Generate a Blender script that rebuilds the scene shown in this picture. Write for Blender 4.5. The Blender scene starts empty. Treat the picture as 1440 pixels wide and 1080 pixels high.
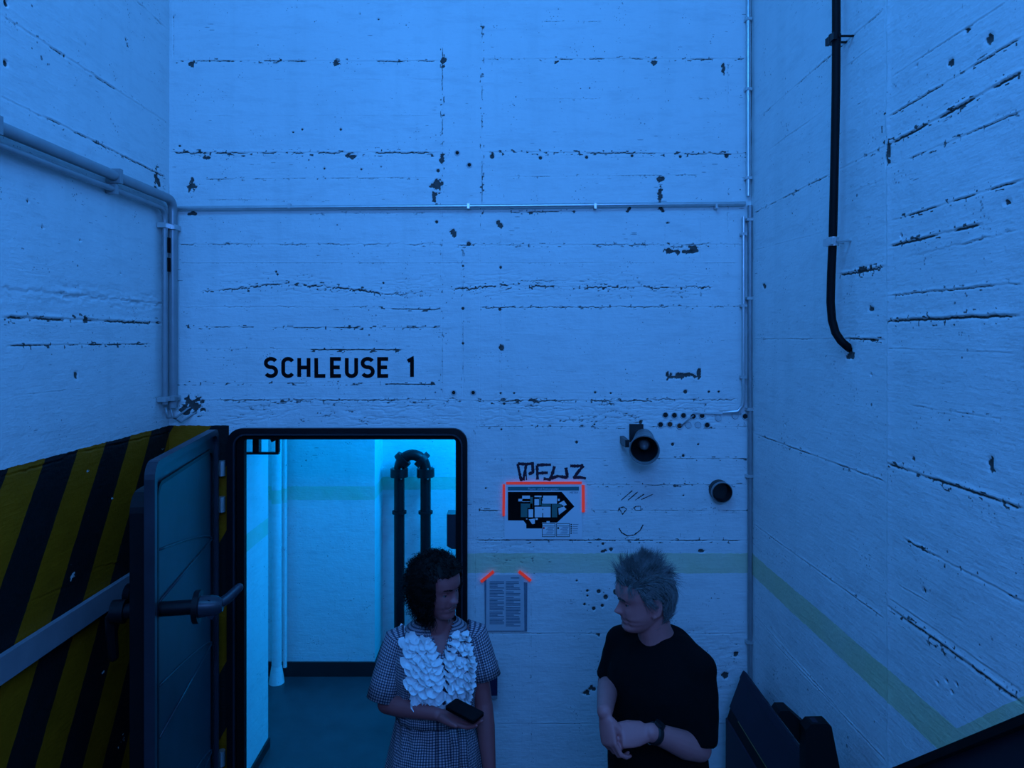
import bpy, math, random
import numpy as np
from mathutils import Vector, Matrix

random.seed(7)
rng = np.random.default_rng(7)
SC = bpy.context.scene
COL = SC.collection

# ------------------------------------------------------------------ camera
CAMZ = 2.49          # the photographer stands on the stair, eye 2.49 m above the bunker floor
F = 960.0            # focal length in pixels of the 1440 px wide frame
VX, VY = 705.0, 475.0
cam_d = bpy.data.cameras.new('camera')
cam_d.sensor_width = 36.0
cam_d.lens = 36.0 * F / 1440.0
cam_d.shift_x = (720 - VX) / 1440.0
cam_d.shift_y = -(540 - VY) / 1440.0
cam_d.clip_start = 0.02
cam = bpy.data.objects.new('camera', cam_d)
COL.objects.link(cam)
cam.location = (0, 0, CAMZ)
cam.rotation_euler = (math.radians(90), 0, 0)
SC.camera = cam

# ------------------------------------------------------------------ world, lights, exposure
SC.view_settings.view_transform = 'Standard'
SC.view_settings.look = 'None'
SC.view_settings.gamma = 1.0
SC.view_settings.use_curve_mapping = False
SC.view_settings.exposure = 0.10
w = bpy.data.worlds.new('world'); SC.world = w
w.use_nodes = True
w.node_tree.nodes['Background'].inputs[0].default_value = (0.03, 0.2, 0.9, 1)
w.node_tree.nodes['Background'].inputs[1].default_value = 0.0

def area(name, loc, target, sx, sy, power, color):
    l = bpy.data.lights.new(name, 'AREA'); l.shape = 'RECTANGLE'
    l.size = sx; l.size_y = sy; l.energy = power; l.color = color
    o = bpy.data.objects.new(name, l); COL.objects.link(o)
    o.location = loc
    o.rotation_euler = (Vector(target) - Vector(loc)).to_track_quat('-Z', 'Y').to_euler()
    return o
MAIN_POS = (-0.25, 0.9, 4.93)
area('blue_flood_light', MAIN_POS, (-0.1, 3.2, 2.2), 1.9, 0.7, 39, (0.036, 0.315, 1.0))
area('violet_stair_light', (0.2, -1.6, 3.9), (-0.1, 3.4, 1.6), 1.6, 0.8, 66, (0.078, 0.290, 1.0))
area('lock_room_light', (0.20, 4.62, 2.58), (-1.0, 4.55, 0.9), 0.9, 0.25, 49, (0.0, 0.31, 1.0))

# ------------------------------------------------------------------ helpers
D = 3.45                       # distance of the wall with the door
XL = (238 - VX) * D / F        # left wall plane
XR = (1056 - VX) * D / F       # right wall plane
CEIL = 5.2

def P(px, py, Y):
    return Vector(((px - VX) * Y / F, Y, CAMZ - (py - VY) * Y / F))
def BX(px): return (px - VX) * D / F
def BZ(py): return CAMZ - (py - VY) * D / F
def on_left(px, py, X=None):
    X = XL if X is None else X
    Y = F * X / (px - VX)
    return Y, CAMZ - (py - VY) * Y / F
def on_right(px, py, X=None):
    X = XR if X is None else X
    Y = F * X / (px - VX)
    return Y, CAMZ - (py - VY) * Y / F

def _hash(ix, iy, seed):
    n = (ix.astype(np.int64) * 374761393 + iy.astype(np.int64) * 668265263 + seed * 974634721) & 0x7fffffff
    n = ((n ^ (n >> 13)) * 1274126177) & 0x7fffffff
    n = n ^ (n >> 16)
    return (n & 0xffff) / 65535.0
def vnoise(x, y, seed=0):
    x = np.asarray(x, float); y = np.asarray(y, float)
    ix = np.floor(x); iy = np.floor(y)
    fx = x - ix; fy = y - iy
    fx = fx * fx * (3 - 2 * fx); fy = fy * fy * (3 - 2 * fy)
    a = _hash(ix, iy, seed); b = _hash(ix + 1, iy, seed)
    c = _hash(ix, iy + 1, seed); d = _hash(ix + 1, iy + 1, seed)
    return a + (b - a) * fx + (c - a) * fy + (a - b - c + d) * fx * fy
def fbm(x, y, seed=0, o=3):
    s = 0; amp = 0.5; t = 0
    for i in range(o):
        s = s + amp * vnoise(x * 2 ** i, y * 2 ** i, seed + i * 17); t += amp; amp *= .5
    return s / t

# ---- materials
def nodes_of(m):
    m.use_nodes = True
    nt = m.node_tree
    return nt, nt.nodes, nt.links, nt.nodes['Principled BSDF']
def mat(name, color, rough=0.6, metal=0.0, vary=0.15, scale=30.0, bump=0.0, spec=0.5, coat=0.0):
    m = bpy.data.materials.new(name)
    nt, N, L, b = nodes_of(m)
    b.inputs['Roughness'].default_value = rough
    b.inputs['Metallic'].default_value = metal
    b.inputs['Specular IOR Level'].default_value = spec
    b.inputs['Coat Weight'].default_value = coat
    tc = N.new('ShaderNodeTexCoord')
    no = N.new('ShaderNodeTexNoise'); no.inputs['Scale'].default_value = scale; no.inputs['Detail'].default_value = 5
    L.new(tc.outputs['Object'], no.inputs['Vector'])
    mx = N.new('ShaderNodeMix'); mx.data_type = 'RGBA'
    c = Vector(color)
    mx.inputs[6].default_value = (*(c * (1 - vary)), 1)
    mx.inputs[7].default_value = (*[min(1, v * (1 + vary)) for v in c], 1)
    L.new(no.outputs['Fac'], mx.inputs[0])
    L.new(mx.outputs[2], b.inputs['Base Color'])
    if bump > 0:
        bp = N.new('ShaderNodeBump'); bp.inputs['Strength'].default_value = bump
        bp.inputs['Distance'].default_value = 0.004
        L.new(no.outputs['Fac'], bp.inputs['Height']); L.new(bp.outputs[0], b.inputs['Normal'])
    return m

def mth(N, L, op, a, b=None, c=None, clamp=False):
    n = N.new('ShaderNodeMath'); n.operation = op; n.use_clamp = clamp
    for i, v in enumerate((a, b, c)):
        if v is None: continue
        if isinstance(v, (int, float)): n.inputs[i].default_value = v
        else: L.new(v, n.inputs[i])
    return n.outputs[0]

def wall_material(name, kind):
    """white board-formed concrete paint; wear attribute shows the bare concrete; painted bands by position"""
    m = bpy.data.materials.new(name)
    nt, N, L, b = nodes_of(m)
    tc = N.new('ShaderNodeTexCoord')
    sep = N.new('ShaderNodeSeparateXYZ'); L.new(tc.outputs['Object'], sep.inputs[0])
    X, Y, Z = sep.outputs
    def noise(scale, detail=4, vec=None, rough=.55):
        n = N.new('ShaderNodeTexNoise'); n.inputs['Scale'].default_value = scale
        n.inputs['Detail'].default_value = detail; n.inputs['Roughness'].default_value = rough
        L.new(vec if vec else tc.outputs['Object'], n.inputs['Vector']); return n.outputs['Fac']
    def mapping(s):
        mp = N.new('ShaderNodeMapping'); mp.inputs['Scale'].default_value = s
        L.new(tc.outputs['Object'], mp.inputs['Vector']); return mp.outputs[0]
    def mix(fac, a, c):
        x = N.new('ShaderNodeMix'); x.data_type = 'RGBA'
        if isinstance(fac, (int, float)): x.inputs[0].default_value = fac
        else: L.new(fac, x.inputs[0])
        for i, v in ((6, a), (7, c)):
            if isinstance(v, tuple): x.inputs[i].default_value = (*v, 1)
            else: L.new(v, x.inputs[i])
        return x.outputs[2]
    big = noise(1.6, 4)
    col = mix(big, (.70, .70, .69), (.86, .86, .85))
    # rain-like vertical runs and horizontal grain of the form boards
    runs = noise(1.0, 3, mapping((9, 9, .8)))
    runs = mth(N, L, 'MULTIPLY', mth(N, L, 'SUBTRACT', runs, .52, clamp=True), 1.4, clamp=True)
    col = mix(runs, col, (.60, .63, .62))
    # pin holes and short chipped flecks
    def specks(scale, vec, thr, amp, dens, strength, c):
        vo = N.new('ShaderNodeTexVoronoi'); vo.inputs['Scale'].default_value = scale
        L.new(vec, vo.inputs['Vector'])
        lim = mth(N, L, 'MULTIPLY', mth(N, L, 'SUBTRACT', noise(dens, 4), thr, clamp=True), amp)
        return mth(N, L, 'MULTIPLY', mth(N, L, 'LESS_THAN', vo.outputs['Distance'], lim), strength)
    col = mix(specks(34, tc.outputs['Object'], .54, 1.1, 5.5, .8, 0), col, (.10, .10, .11))
    col = mix(specks(62, tc.outputs['Object'], .50, 1.3, 9.0, .6, 0), col, (.16, .16, .17))
    col = mix(specks(1.0, mapping((9, 9, 75)), .52, 1.0, 7.0, .65, 0), col, (.14, .14, .15))
    col = mix(specks(1.0, mapping((70, 70, 11)), .57, .9, 6.3, .5, 0), col, (.22, .22, .23))
    grime = mth(N, L, 'MULTIPLY', mth(N, L, 'SUBTRACT', noise(1.0, 5, mapping((6, 6, 26)), .7), .50, clamp=True), 1.1, clamp=True)
    col = mix(grime, col, (.42, .43, .44))
    edge = noise(26, 4)
    edgej = mth(N, L, 'MULTIPLY', mth(N, L, 'SUBTRACT', edge, .5), .012)
    def band(v, lo, hi):
        vv = mth(N, L, 'ADD', v, edgej)
        return mth(N, L, 'MULTIPLY', mth(N, L, 'GREATER_THAN', vv, lo), mth(N, L, 'LESS_THAN', vv, hi))
    yellow = (.62, .64, .40)
    if kind == 'back':
        f = mth(N, L, 'MULTIPLY', band(Z, BZ(806), BZ(778)), mth(N, L, 'GREATER_THAN', X, BX(655)))
        fade = mth(N, L, 'MULTIPLY', f, mth(N, L, 'ADD', .42, mth(N, L, 'MULTIPLY', noise(5, 3), .75)), clamp=True)
        col = mix(fade, col, yellow)
    if kind == 'lock':
        f = band(Z, 1.295, 1.395)
        fade = mth(N, L, 'MULTIPLY', f, mth(N, L, 'ADD', .12, mth(N, L, 'MULTIPLY', noise(6, 4), 1.2)), clamp=True)
        col = mix(fade, col, (.52, .66, .48))
    if kind == 'right':
        rise_t = mth(N, L, 'MULTIPLY', mth(N, L, 'MAXIMUM', mth(N, L, 'SUBTRACT', 1.892, Y), 0.0), .90)
        rise_b = mth(N, L, 'MULTIPLY', mth(N, L, 'MAXIMUM', mth(N, L, 'SUBTRACT', 1.845, Y), 0.0), .90)
        zt = mth(N, L, 'SUBTRACT', Z, rise_t); zb = mth(N, L, 'SUBTRACT', Z, rise_b)
        f = mth(N, L, 'MULTIPLY', mth(N, L, 'LESS_THAN', mth(N, L, 'ADD', zt, edgej), 1.407),
                mth(N, L, 'GREATER_THAN', mth(N, L, 'ADD', zb, edgej), 1.300))
        fade = mth(N, L, 'MULTIPLY', f, mth(N, L, 'ADD', .6, mth(N, L, 'MULTIPLY', noise(5, 3), .6)), clamp=True)
        col = mix(fade, col, yellow)
    if kind in ('left', 'back'):
        # yellow and black hazard paint; on the wall with the door it ends beside the frame
        along = Y if kind == 'left' else mth(N, L, 'ADD', mth(N, L, 'SUBTRACT', X, XL), D)
        t = mth(N, L, 'ADD', along, mth(N, L, 'MULTIPLY', mth(N, L, 'SUBTRACT', 2.046, Z), .577))
        t = mth(N, L, 'ADD', t, mth(N, L, 'MULTIPLY', edgej, .6))
        fr = mth(N, L, 'FRACT', mth(N, L, 'DIVIDE', mth(N, L, 'SUBTRACT', t, 2.517 - .382 * 8), .382))
        blk = mth(N, L, 'LESS_THAN', fr, .505)
        yel = mix(noise(7, 5), (.26, .085, .003), (.48, .145, .004))  # yellow darkened to carry the dim light of the lower left wall
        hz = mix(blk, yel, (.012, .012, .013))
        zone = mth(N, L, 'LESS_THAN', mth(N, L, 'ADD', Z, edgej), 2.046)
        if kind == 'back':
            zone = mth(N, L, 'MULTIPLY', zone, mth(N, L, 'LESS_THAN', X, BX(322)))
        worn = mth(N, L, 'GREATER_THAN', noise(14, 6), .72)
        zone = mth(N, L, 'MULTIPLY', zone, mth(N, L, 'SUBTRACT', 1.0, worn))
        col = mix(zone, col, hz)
    # bare concrete where the relief says the paint is gone
    at = N.new('ShaderNodeAttribute'); at.attribute_name = 'wear'
    wv = mth(N, L, 'ADD', at.outputs['Fac'], mth(N, L, 'MULTIPLY', mth(N, L, 'SUBTRACT', noise(90, 3), .5), .7))
    wr = N.new('ShaderNodeMapRange'); wr.inputs[1].default_value = .36; wr.inputs[2].default_value = .60
    L.new(wv, wr.inputs[0])
    conc = mix(noise(40, 4), (.02, .019, .018), (.14, .13, .125))
    col = mix(wr.outputs[0], col, conc)
    L.new(col, b.inputs['Base Color'])
    b.inputs['Roughness'].default_value = .55
    b.inputs['Specular IOR Level'].default_value = .18
    # fine relief
    g = mth(N, L, 'ADD', mth(N, L, 'MULTIPLY', noise(1.0, 5, mapping((14, 14, 90))), .6),
            mth(N, L, 'MULTIPLY', noise(70, 5), .55))
    g = mth(N, L, 'ADD', g, mth(N, L, 'MULTIPLY', noise(14, 4), .9))
    bp = N.new('ShaderNodeBump'); bp.inputs['Strength'].default_value = .62; bp.inputs['Distance'].default_value = .006
    L.new(g, bp.inputs['Height']); L.new(bp.outputs[0], b.inputs['Normal'])
    return m

M = {}
M['wall_back'] = wall_material('wall_paint_back', 'back')
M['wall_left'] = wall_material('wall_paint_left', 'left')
M['wall_right'] = wall_material('wall_paint_right', 'right')
M['wall_lock'] = wall_material('wall_paint_lock', 'lock')
M['wall_plain'] = wall_material('wall_paint_plain', 'plain')
M['floor'] = mat('concrete_floor', (.045, .05, .055), .38, vary=.55, scale=5, bump=.3)
M['step'] = mat('stair_concrete', (.25, .25, .25), .7, vary=.2, scale=9)
M['black_steel'] = mat('black_painted_steel', (.006, .006, .008), .42, .0, .3, 20, .1, spec=.25)
M['black_matte'] = mat('black_matte_steel', (.004, .004, .005), .6, .0, .3, 20, spec=.15)
M['door_steel'] = mat('dark_blue_grey_door_paint', (.030, .031, .044), .36, .0, .45, 7, .12, spec=.5)
M['galv'] = mat('galvanised_conduit', (.62, .62, .62), .32, .75, .15, 25, .08)
M['painted_pipe'] = mat('white_painted_pipe', (.33, .33, .34), .35, .30, .2, 14, .1)
M['pale_board_shaded'] = mat('pale_painted_board_shaded', (.26, .25, .27), .6, 0, .25, 10, .25)  # pale board, its paint darkened for the shade on the lower left wall
M['cable'] = mat('black_cable_rubber', (.004, .004, .005), .6, 0, .2, 30, spec=.15)
M['zinc'] = mat('zinc_clamp', (.6, .6, .6), .3, .8, .15, 40)
M['ink'] = mat('black_wall_paint', (.003, .003, .004), .7, 0, .2, 60, spec=.08)
M['marker'] = mat('dark_violet_marker', (.030, .004, .022), .5, 0, .4, 120)
M['pencil'] = mat('thin_black_marker', (.02, .02, .025), .6, 0, .5, 120)
M['paper'] = mat('white_paper', (.78, .78, .80), .55, 0, .04, 12)
M['paper_worn'] = mat('greyed_paper', (.55, .55, .58), .6, 0, .12, 12, .2)
M['teal'] = mat('teal_print', (.02, .17, .19), .5, 0, .1, 20)
M['grey_print'] = mat('grey_print', (.16, .20, .26), .6, 0, .3, 60)
M['pale_print'] = mat('pale_print', (.62, .66, .72), .5, 0, .1, 60)
M['plan_green'] = mat('plan_green', (.05, .17, .15), .5, 0, .2, 20)
M['red_print'] = mat('red_print', (.75, .03, .03), .5, 0, .1, 20)
M['horn'] = mat('dark_horn_paint', (.012, .012, .014), .35, .0, .3, 12, .1)
M['hornrim'] = mat('horn_shell_paint', (.20, .20, .21), .4, .0, .3, 12, .1)
M['trim_black'] = mat('black_skirting', (.012, .012, .014), .5, 0, .5, 8)
M['cabinet'] = mat('dark_violet_steel', (.014, .010, .026), .55, 0, .25, 9, spec=.3)
M['cabinet_black'] = mat('black_case', (.004, .004, .005), .7, 0, .2, 9, spec=.2)
M['brass'] = mat('dull_brass_edge', (.45, .33, .12), .4, .7, .2, 30)
M['rail'] = mat('dark_handrail', (.012, .011, .02), .4, 0, .3, 14)
M['plate'] = mat('dark_blue_plate', (.012, .014, .055), .5, 0, .2, 12)
M['gland'] = mat('painted_gland', (.55, .55, .56), .5, 0, .2, 50)
M['hole'] = mat('hole_shade_fill', (.008, .008, .008), .8, 0, .4, 80)  # dark disc painted as the shade inside sleeves and sockets; wall stays uncut
M['rust'] = mat('rust_core', (.10, .03, .012), .8, 0, .4, 80)
M['skin_m'] = mat('skin_man', (.54, .165, .155), .48, 0, .10, 26, .10, spec=.4)
M['skin_w'] = mat('skin_woman', (.38, .095, .092), .45, 0, .10, 26, .08, spec=.4)
M['hair_grey'] = mat('grey_hair', (.17, .17, .17), .45, 0, .85, 120, spec=.5)
M['hair_gap_shade'] = mat('shaded_hair_gaps', (.045, .045, .045), .7, 0, .4, 60, spec=.2)  # dark cap colour stands for the shade between the grey strands
M['hair_black'] = mat('black_hair', (.006, .005, .004), .5, 0, .4, 40, spec=.12)
M['brow'] = mat('brow_hair', (.05, .045, .04), .6, 0, .3, 60)
M['shirt'] = mat('black_cotton', (.0035, .0035, .0042), .9, 0, .2, 60, .3, spec=.1)
M['trouser'] = mat('black_trousers', (.004, .004, .006), .9, 0, .2, 60, .3, spec=.1)
M['shoe'] = mat('dark_leather', (.015, .012, .01), .4, 0, .2, 30)
M['ruffle'] = mat('white_ruffle', (.86, .86, .86), .7, 0, .05, 60)
M['eye'] = mat('eye_white', (.20, .19, .19), .2, 0, .05, 30)
M['iris'] = mat('eye_iris', (.01, .008, .007), .15, 0, .05, 30)
M['lip'] = mat('lip', (.30, .10, .085), .4, 0, .1, 60)
M['phone'] = mat('black_phone', (.003, .003, .004), .5, 0, .1, 30, spec=.12)
M['watch'] = mat('watch_strap', (.006, .006, .007), .5, 0, .1, 30)
M['lamp_body'] = mat('lamp_housing', (.3, .3, .3), .5, .3, .1, 20)

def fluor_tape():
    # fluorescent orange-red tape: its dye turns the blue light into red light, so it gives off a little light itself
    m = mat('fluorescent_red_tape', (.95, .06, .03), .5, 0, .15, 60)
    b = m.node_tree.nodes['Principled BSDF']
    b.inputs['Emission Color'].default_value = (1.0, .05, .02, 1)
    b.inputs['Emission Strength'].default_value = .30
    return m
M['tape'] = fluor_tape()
def tube_glow():
    m = mat('blue_tube', (.1, .3, .9), .4)
    b = m.node_tree.nodes['Principled BSDF']
    b.inputs['Emission Color'].default_value = (.04, .33, 1, 1); b.inputs['Emission Strength'].default_value = 4
    return m
M['tube'] = tube_glow()

def plaid_material():
    m = bpy.data.materials.new('fine_check_cotton')
    nt, N, L, b = nodes_of(m)
    uv = N.new('ShaderNodeUVMap'); uv.uv_map = 'UVMap'
    sep = N.new('ShaderNodeSeparateXYZ'); L.new(uv.outputs[0], sep.inputs[0])
    per = .0092
    def line(s):
        f = mth(N, L, 'FRACT', mth(N, L, 'DIVIDE', s, per))
        return mth(N, L, 'LESS_THAN', f, .42)
    a = line(sep.outputs[0]); c = line(sep.outputs[1])
    s = mth(N, L, 'MULTIPLY', mth(N, L, 'ADD', a, c), .5)
    ramp = N.new('ShaderNodeValToRGB'); L.new(s, ramp.inputs[0])
    e = ramp.color_ramp.elements
    e[0].position = 0; e[0].color = (.50, .44, .46, 1)
    e[1].position = 1; e[1].color = (.025, .022, .05, 1)
    x = e.new(.5); x.color = (.12, .10, .14, 1)
    L.new(ramp.outputs[0], b.inputs['Base Color'])
    b.inputs['Roughness'].default_value = .85
    return m
M['plaid'] = plaid_material()

# ---- mesh builder
class MB:
    def __init__(s): s.v = []; s.f = []; s.uv = None
    def add(s, vs, fs):
        o = len(s.v); s.v += [tuple(x) for x in vs]; s.f += [tuple(i + o for i in f) for f in fs]; return s
    def box(s, lo, hi):
        x0, y0, z0 = lo; x1, y1, z1 = hi
        return s.add([(x0,y0,z0),(x1,y0,z0),(x1,y1,z0),(x0,y1,z0),(x0,y0,z1),(x1,y0,z1),(x1,y1,z1),(x0,y1,z1)],
                     [(0,3,2,1),(4,5,6,7),(0,1,5,4),(1,2,6,5),(2,3,7,6),(3,0,4,7)])
    def bar(s, a, b, w, h, up=(0,0,1)):
        a = Vector(a); b = Vector(b); d = (b - a).normalized(); u = Vector(up)
        r = d.cross(u).normalized(); u = r.cross(d).normalized()
        vs = []
        for p in (a, b):
            for i, j in ((-1,-1),(1,-1),(1,1),(-1,1)): vs.append(p + r * (w/2*i) + u * (h/2*j))
        return s.add(vs, [(0,3,2,1)[::-1],(4,5,6,7)[::-1],(0,1,5,4)[::-1],(1,2,6,5)[::-1],(2,3,7,6)[::-1],(3,0,4,7)[::-1]])
    def rings(s, rings, cap=True, closed_ring=True):
        n = len(rings[0]); o = len(s.v)
        for r in rings: s.v += [tuple(p) for p in r]
        for i in range(len(rings) - 1):
            for j in range(n if closed_ring else n - 1):
                k = (j + 1) % n
                s.f.append((o+i*n+j, o+i*n+k, o+(i+1)*n+k, o+(i+1)*n+j))
        if cap:
            s.f.append(tuple(o + j for j in range(n))[::-1])
            s.f.append(tuple(o + (len(rings)-1)*n + j for j in range(n)))
        return s
    def tube(s, pts, r, n=12, cap=True, round_ends=False, flat=None):
        pts = [Vector(p) for p in pts]
        rs = list(r) if hasattr(r, '__len__') else [r] * len(pts)
        if round_ends:
            d0 = (pts[0] - pts[1]).normalized(); d1 = (pts[-1] - pts[-2]).normalized()
            a, b = [], []
            for t in (.95, .75, .4): a.append((pts[0] + d0 * rs[0] * t, rs[0] * math.sqrt(1 - t*t)))
            for t in (.4, .75, .95): b.append((pts[-1] + d1 * rs[-1] * t, rs[-1] * math.sqrt(1 - t*t)))
            pts = [p for p, _ in a] + pts + [p for p, _ in b]
            rs = [q for _, q in a] + rs + [q for _, q in b]
        u = None; rings = []
        for i, p in enumerate(pts):
            t = (pts[min(i+1, len(pts)-1)] - pts[max(i-1, 0)]).normalized()
            if u is None:
                ref = Vector(flat) if flat else (Vector((0,0,1)) if abs(t.z) < .9 else Vector((1,0,0)))
                u = (ref - t * ref.dot(t)).normalized()
            else:
                u = (u - t * u.dot(t)).normalized()
            v = t.cross(u)
            rr = rs[i]
            ra, rb = rr if isinstance(rr, tuple) else (rr, rr)
            rings.append([p + u * (ra * math.cos(2*math.pi*k/n)) + v * (rb * math.sin(2*math.pi*k/n)) for k in range(n)])
        return s.rings(rings, cap)
    def cyl(s, a, b, r, n=20): return s.tube([a, b], r, n)
    def prism(s, poly, origin, ax, ay, az, depth):
        o = Vector(origin); ax = Vector(ax); ay = Vector(ay); az = Vector(az)
        n = len(poly)
        a = [o + ax * x + ay * y for x, y in poly]; b = [p + az * depth for p in a]
        return s.add(a + b, [tuple(range(n))[::-1], tuple(range(n, 2*n))] + [(i, (i+1) % n, n + (i+1) % n, n + i) for i in range(n)])
    def lathe(s, prof, a, axis, n=28, cap=True):
        a = Vector(a); t = Vector(axis).normalized()
        ref = Vector((0,0,1)) if abs(t.z) < .9 else Vector((1,0,0))
        u = (ref - t * ref.dot(t)).normalized(); v = t.cross(u)
        return s.rings([[a + t*h + u*(r*math.cos(2*math.pi*k/n)) + v*(r*math.sin(2*math.pi*k/n)) for k in range(n)] for h, r in prof], cap)
    def sphere(s, c, r, nu=16, nv=10, axes=None):
        c = Vector(c); r = r if hasattr(r, '__len__') else (r, r, r)
        axes = axes or (Vector((1,0,0)), Vector((0,1,0)), Vector((0,0,1)))
        rings = []
        for i in range(nv + 1):
            ph = -math.pi/2 + math.pi * (i + .02) / (nv + .04)
            rings.append([c + axes[0]*(r[0]*math.cos(ph)*math.cos(2*math.pi*k/nu)) + axes[1]*(r[1]*math.cos(ph)*math.sin(2*math.pi*k/nu)) + axes[2]*(r[2]*math.sin(ph)) for k in range(nu)])
        return s.rings(rings, True)

def world_off(o):
    p = Vector((0,0,0))
    while o is not None: p += o.location; o = o.parent
    return p
def props(o, label=None, cat=None, group=None, kind=None):
    if label: o['label'] = label
    if cat: o['category'] = cat
    if group: o['group'] = group
    if kind: o['kind'] = kind
    return o
def to_mesh(name, mb, off):
    me = bpy.data.meshes.new(name)
    me.from_pydata([(x-off.x, y-off.y, z-off.z) for x, y, z in mb.v], [], mb.f)
    me.update(); return me
def smooth_by(me, deg):
    if deg is None: return
    if deg >= 180:
        me.shade_smooth(); return
    me.shade_smooth()
    me.set_sharp_from_angle(angle=math.radians(deg))
def part(name, mb, m, parent, smooth=35, label=None, kind=None):
    off = world_off(parent) if parent else Vector((0,0,0))
    me = to_mesh(name, mb, off); me.materials.append(M[m] if isinstance(m, str) else m); smooth_by(me, smooth)
    o = bpy.data.objects.new(name, me); COL.objects.link(o); o.parent = parent
    props(o, label, None, None, kind); return o
def solo(name, mb, m, label=None, cat=None, group=None, kind=None, smooth=35):
    a = np.array(mb.v); lo = a.min(0); hi = a.max(0)
    off = Vector(((lo[0]+hi[0])/2, (lo[1]+hi[1])/2, lo[2]))
    me = to_mesh(name, mb, off); me.materials.append(M[m] if isinstance(m, str) else m); smooth_by(me, smooth)
    o = bpy.data.objects.new(name, me); COL.objects.link(o); o.location = off
    props(o, label, cat, group, kind); return o
def thing(name, label, cat, loc, group=None, kind=None):
    o = bpy.data.objects.new(name, None); COL.objects.link(o); o.location = loc; o.empty_display_size = .1
    props(o, label, cat, group, kind); return o

# ------------------------------------------------------------------ walls with modelled relief
class Relief:
    def __init__(s, seed): s.seed = seed; s.seams = []; s.holes = []; s.chips = []; s.rough = []; s.amp = .0035
    def seam(s, a, b, depth=3, w=3, jag=1.5, wear=.5, gap=.35, step=0):
        s.seams.append((a, b, depth*1e-3, w*1e-3, jag*1e-3, wear, gap, step*1e-3)); return s
    def disp(s, u, v):
        d = s.amp * (fbm(u*1.3, v*1.3, s.seed, 3) - .5) * 2 + .0016 * (fbm(u*9, v*14, s.seed+5, 3) - .5) * 2
        wear = np.zeros_like(d)
        for (a, b, dep, w, jag, wr, gap, step) in s.seams:
            dx, dy = b[0]-a[0], b[1]-a[1]; Ln = math.hypot(dx, dy); dx /= Ln; dy /= Ln
            t = (u-a[0])*dx + (v-a[1])*dy
            p = -(u-a[0])*dy + (v-a[1])*dx
            if dx < 0 or (abs(dx) < .3 and dy < 0): p = -p
            near = (t > -.01) & (t < Ln+.01) & (np.abs(p) < 5*w + 3*jag + .03)
            if not near.any(): continue
            tt = t[near]; pp = p[near]
            sd = s.seed + int(abs(a[0]*911 + a[1]*577)*10) % 9973
            j = jag * ((vnoise(tt*38, tt*0, sd) - .5) * 2 + 1.1*(vnoise(tt*120, tt*0+9, sd) - .5) * 2)
            q = pp - j
            ends = np.clip(np.minimum(tt, Ln-tt)/.03, 0, 1)
            it = np.clip((vnoise(tt*14, tt*0+3, sd+1) - gap)/.3, 0, 1) * ends
            base = .35 * ends
            g = np.exp(-(q/w)**2)
            lip = np.exp(-((q - 2.0*w)/(1.4*w))**2)
            d[near] += -dep*g*np.maximum(it, base) + .55*dep*lip*np.maximum(it, base)
            if step: d[near] += step * np.clip(q/.012, 0, 1) * np.clip(1 - q/.03, 0, 1)
            wear[near] = np.maximum(wear[near], wr * g * it)
            # little chips beside the joint
            side = (vnoise(tt*75, pp*120, sd+2) > .77) & (np.abs(q) < 5.0*w) & (np.maximum(it, .5*ends) > .3)
            wear[near] = np.maximum(wear[near], side * .75 * wr)
        for (u0, v0, u1, v1, amp, wr) in s.rough:
            inside = np.clip(np.minimum(u-u0, u1-u)/.05, 0, 1) * np.clip(np.minimum(v-v0, v1-v)/.02, 0, 1)
            n = fbm(u*16, v*60, s.seed+33, 3)
            r = 1 - np.abs(n - .5) * 6
            r = np.clip(r, 0, 1) ** 2
            d += -amp*1e-3 * r * inside * (vnoise(u*4, v*12, s.seed+8) > .35)
            wear = np.maximum(wear, wr * r * inside * (vnoise(u*9, v*30, s.seed+9) > .62))
        for (cu, cv, ru, rv, k) in s.chips:
            rr = np.sqrt(((u-cu)/ru)**2 + ((v-cv)/rv)**2)
            m_ = rr < 1.9
            if not m_.any(): continue
            q = rr[m_] + 1.9*(fbm(u[m_]*55 + k, v[m_]*55, s.seed+k, 4) - .5)*2*.6 + .12
            f = np.clip((1.0 - q)/.22, 0, 1)
            d[m_] -= .006 * f; wear[m_] = np.maximum(wear[m_], f)
        for (cu, cv, r) in s.holes:
            rr = np.hypot(u-cu, v-cv)
            f = np.clip((1.15*r - rr)/(.5*r), 0, 1)
            d -= .010 * f; wear = np.maximum(wear, f)
        return d, wear
    def lines(s, lo, hi, fine_lo, fine_hi, step, axis):
        out = list(np.arange(fine_lo, fine_hi, step)) + [lo, hi] + list(np.arange(lo, fine_lo, .12)) + list(np.arange(fine_hi, hi, .12))
        for (a, b, dep, w, jag, wr, gap, st) in s.seams:
            if abs(a[axis]-b[axis]) < .06:
                c = (a[axis]+b[axis])/2; span = abs(a[axis]-b[axis])/2
                for k in np.arange(-span-.010, span+.0101, .0025): out.append(c+k)
        for h in s.holes:
            for k in (-1.1, -.8, -.4, 0, .4, .8, 1.1): out.append(h[axis]+k*h[2])
        out = sorted(x for x in out if lo <= x <= hi)
        res = [out[0]]
        for x in out[1:]:
            if x - res[-1] > .0016: res.append(x)
        res[-1] = hi
        return np.array(res)

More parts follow.
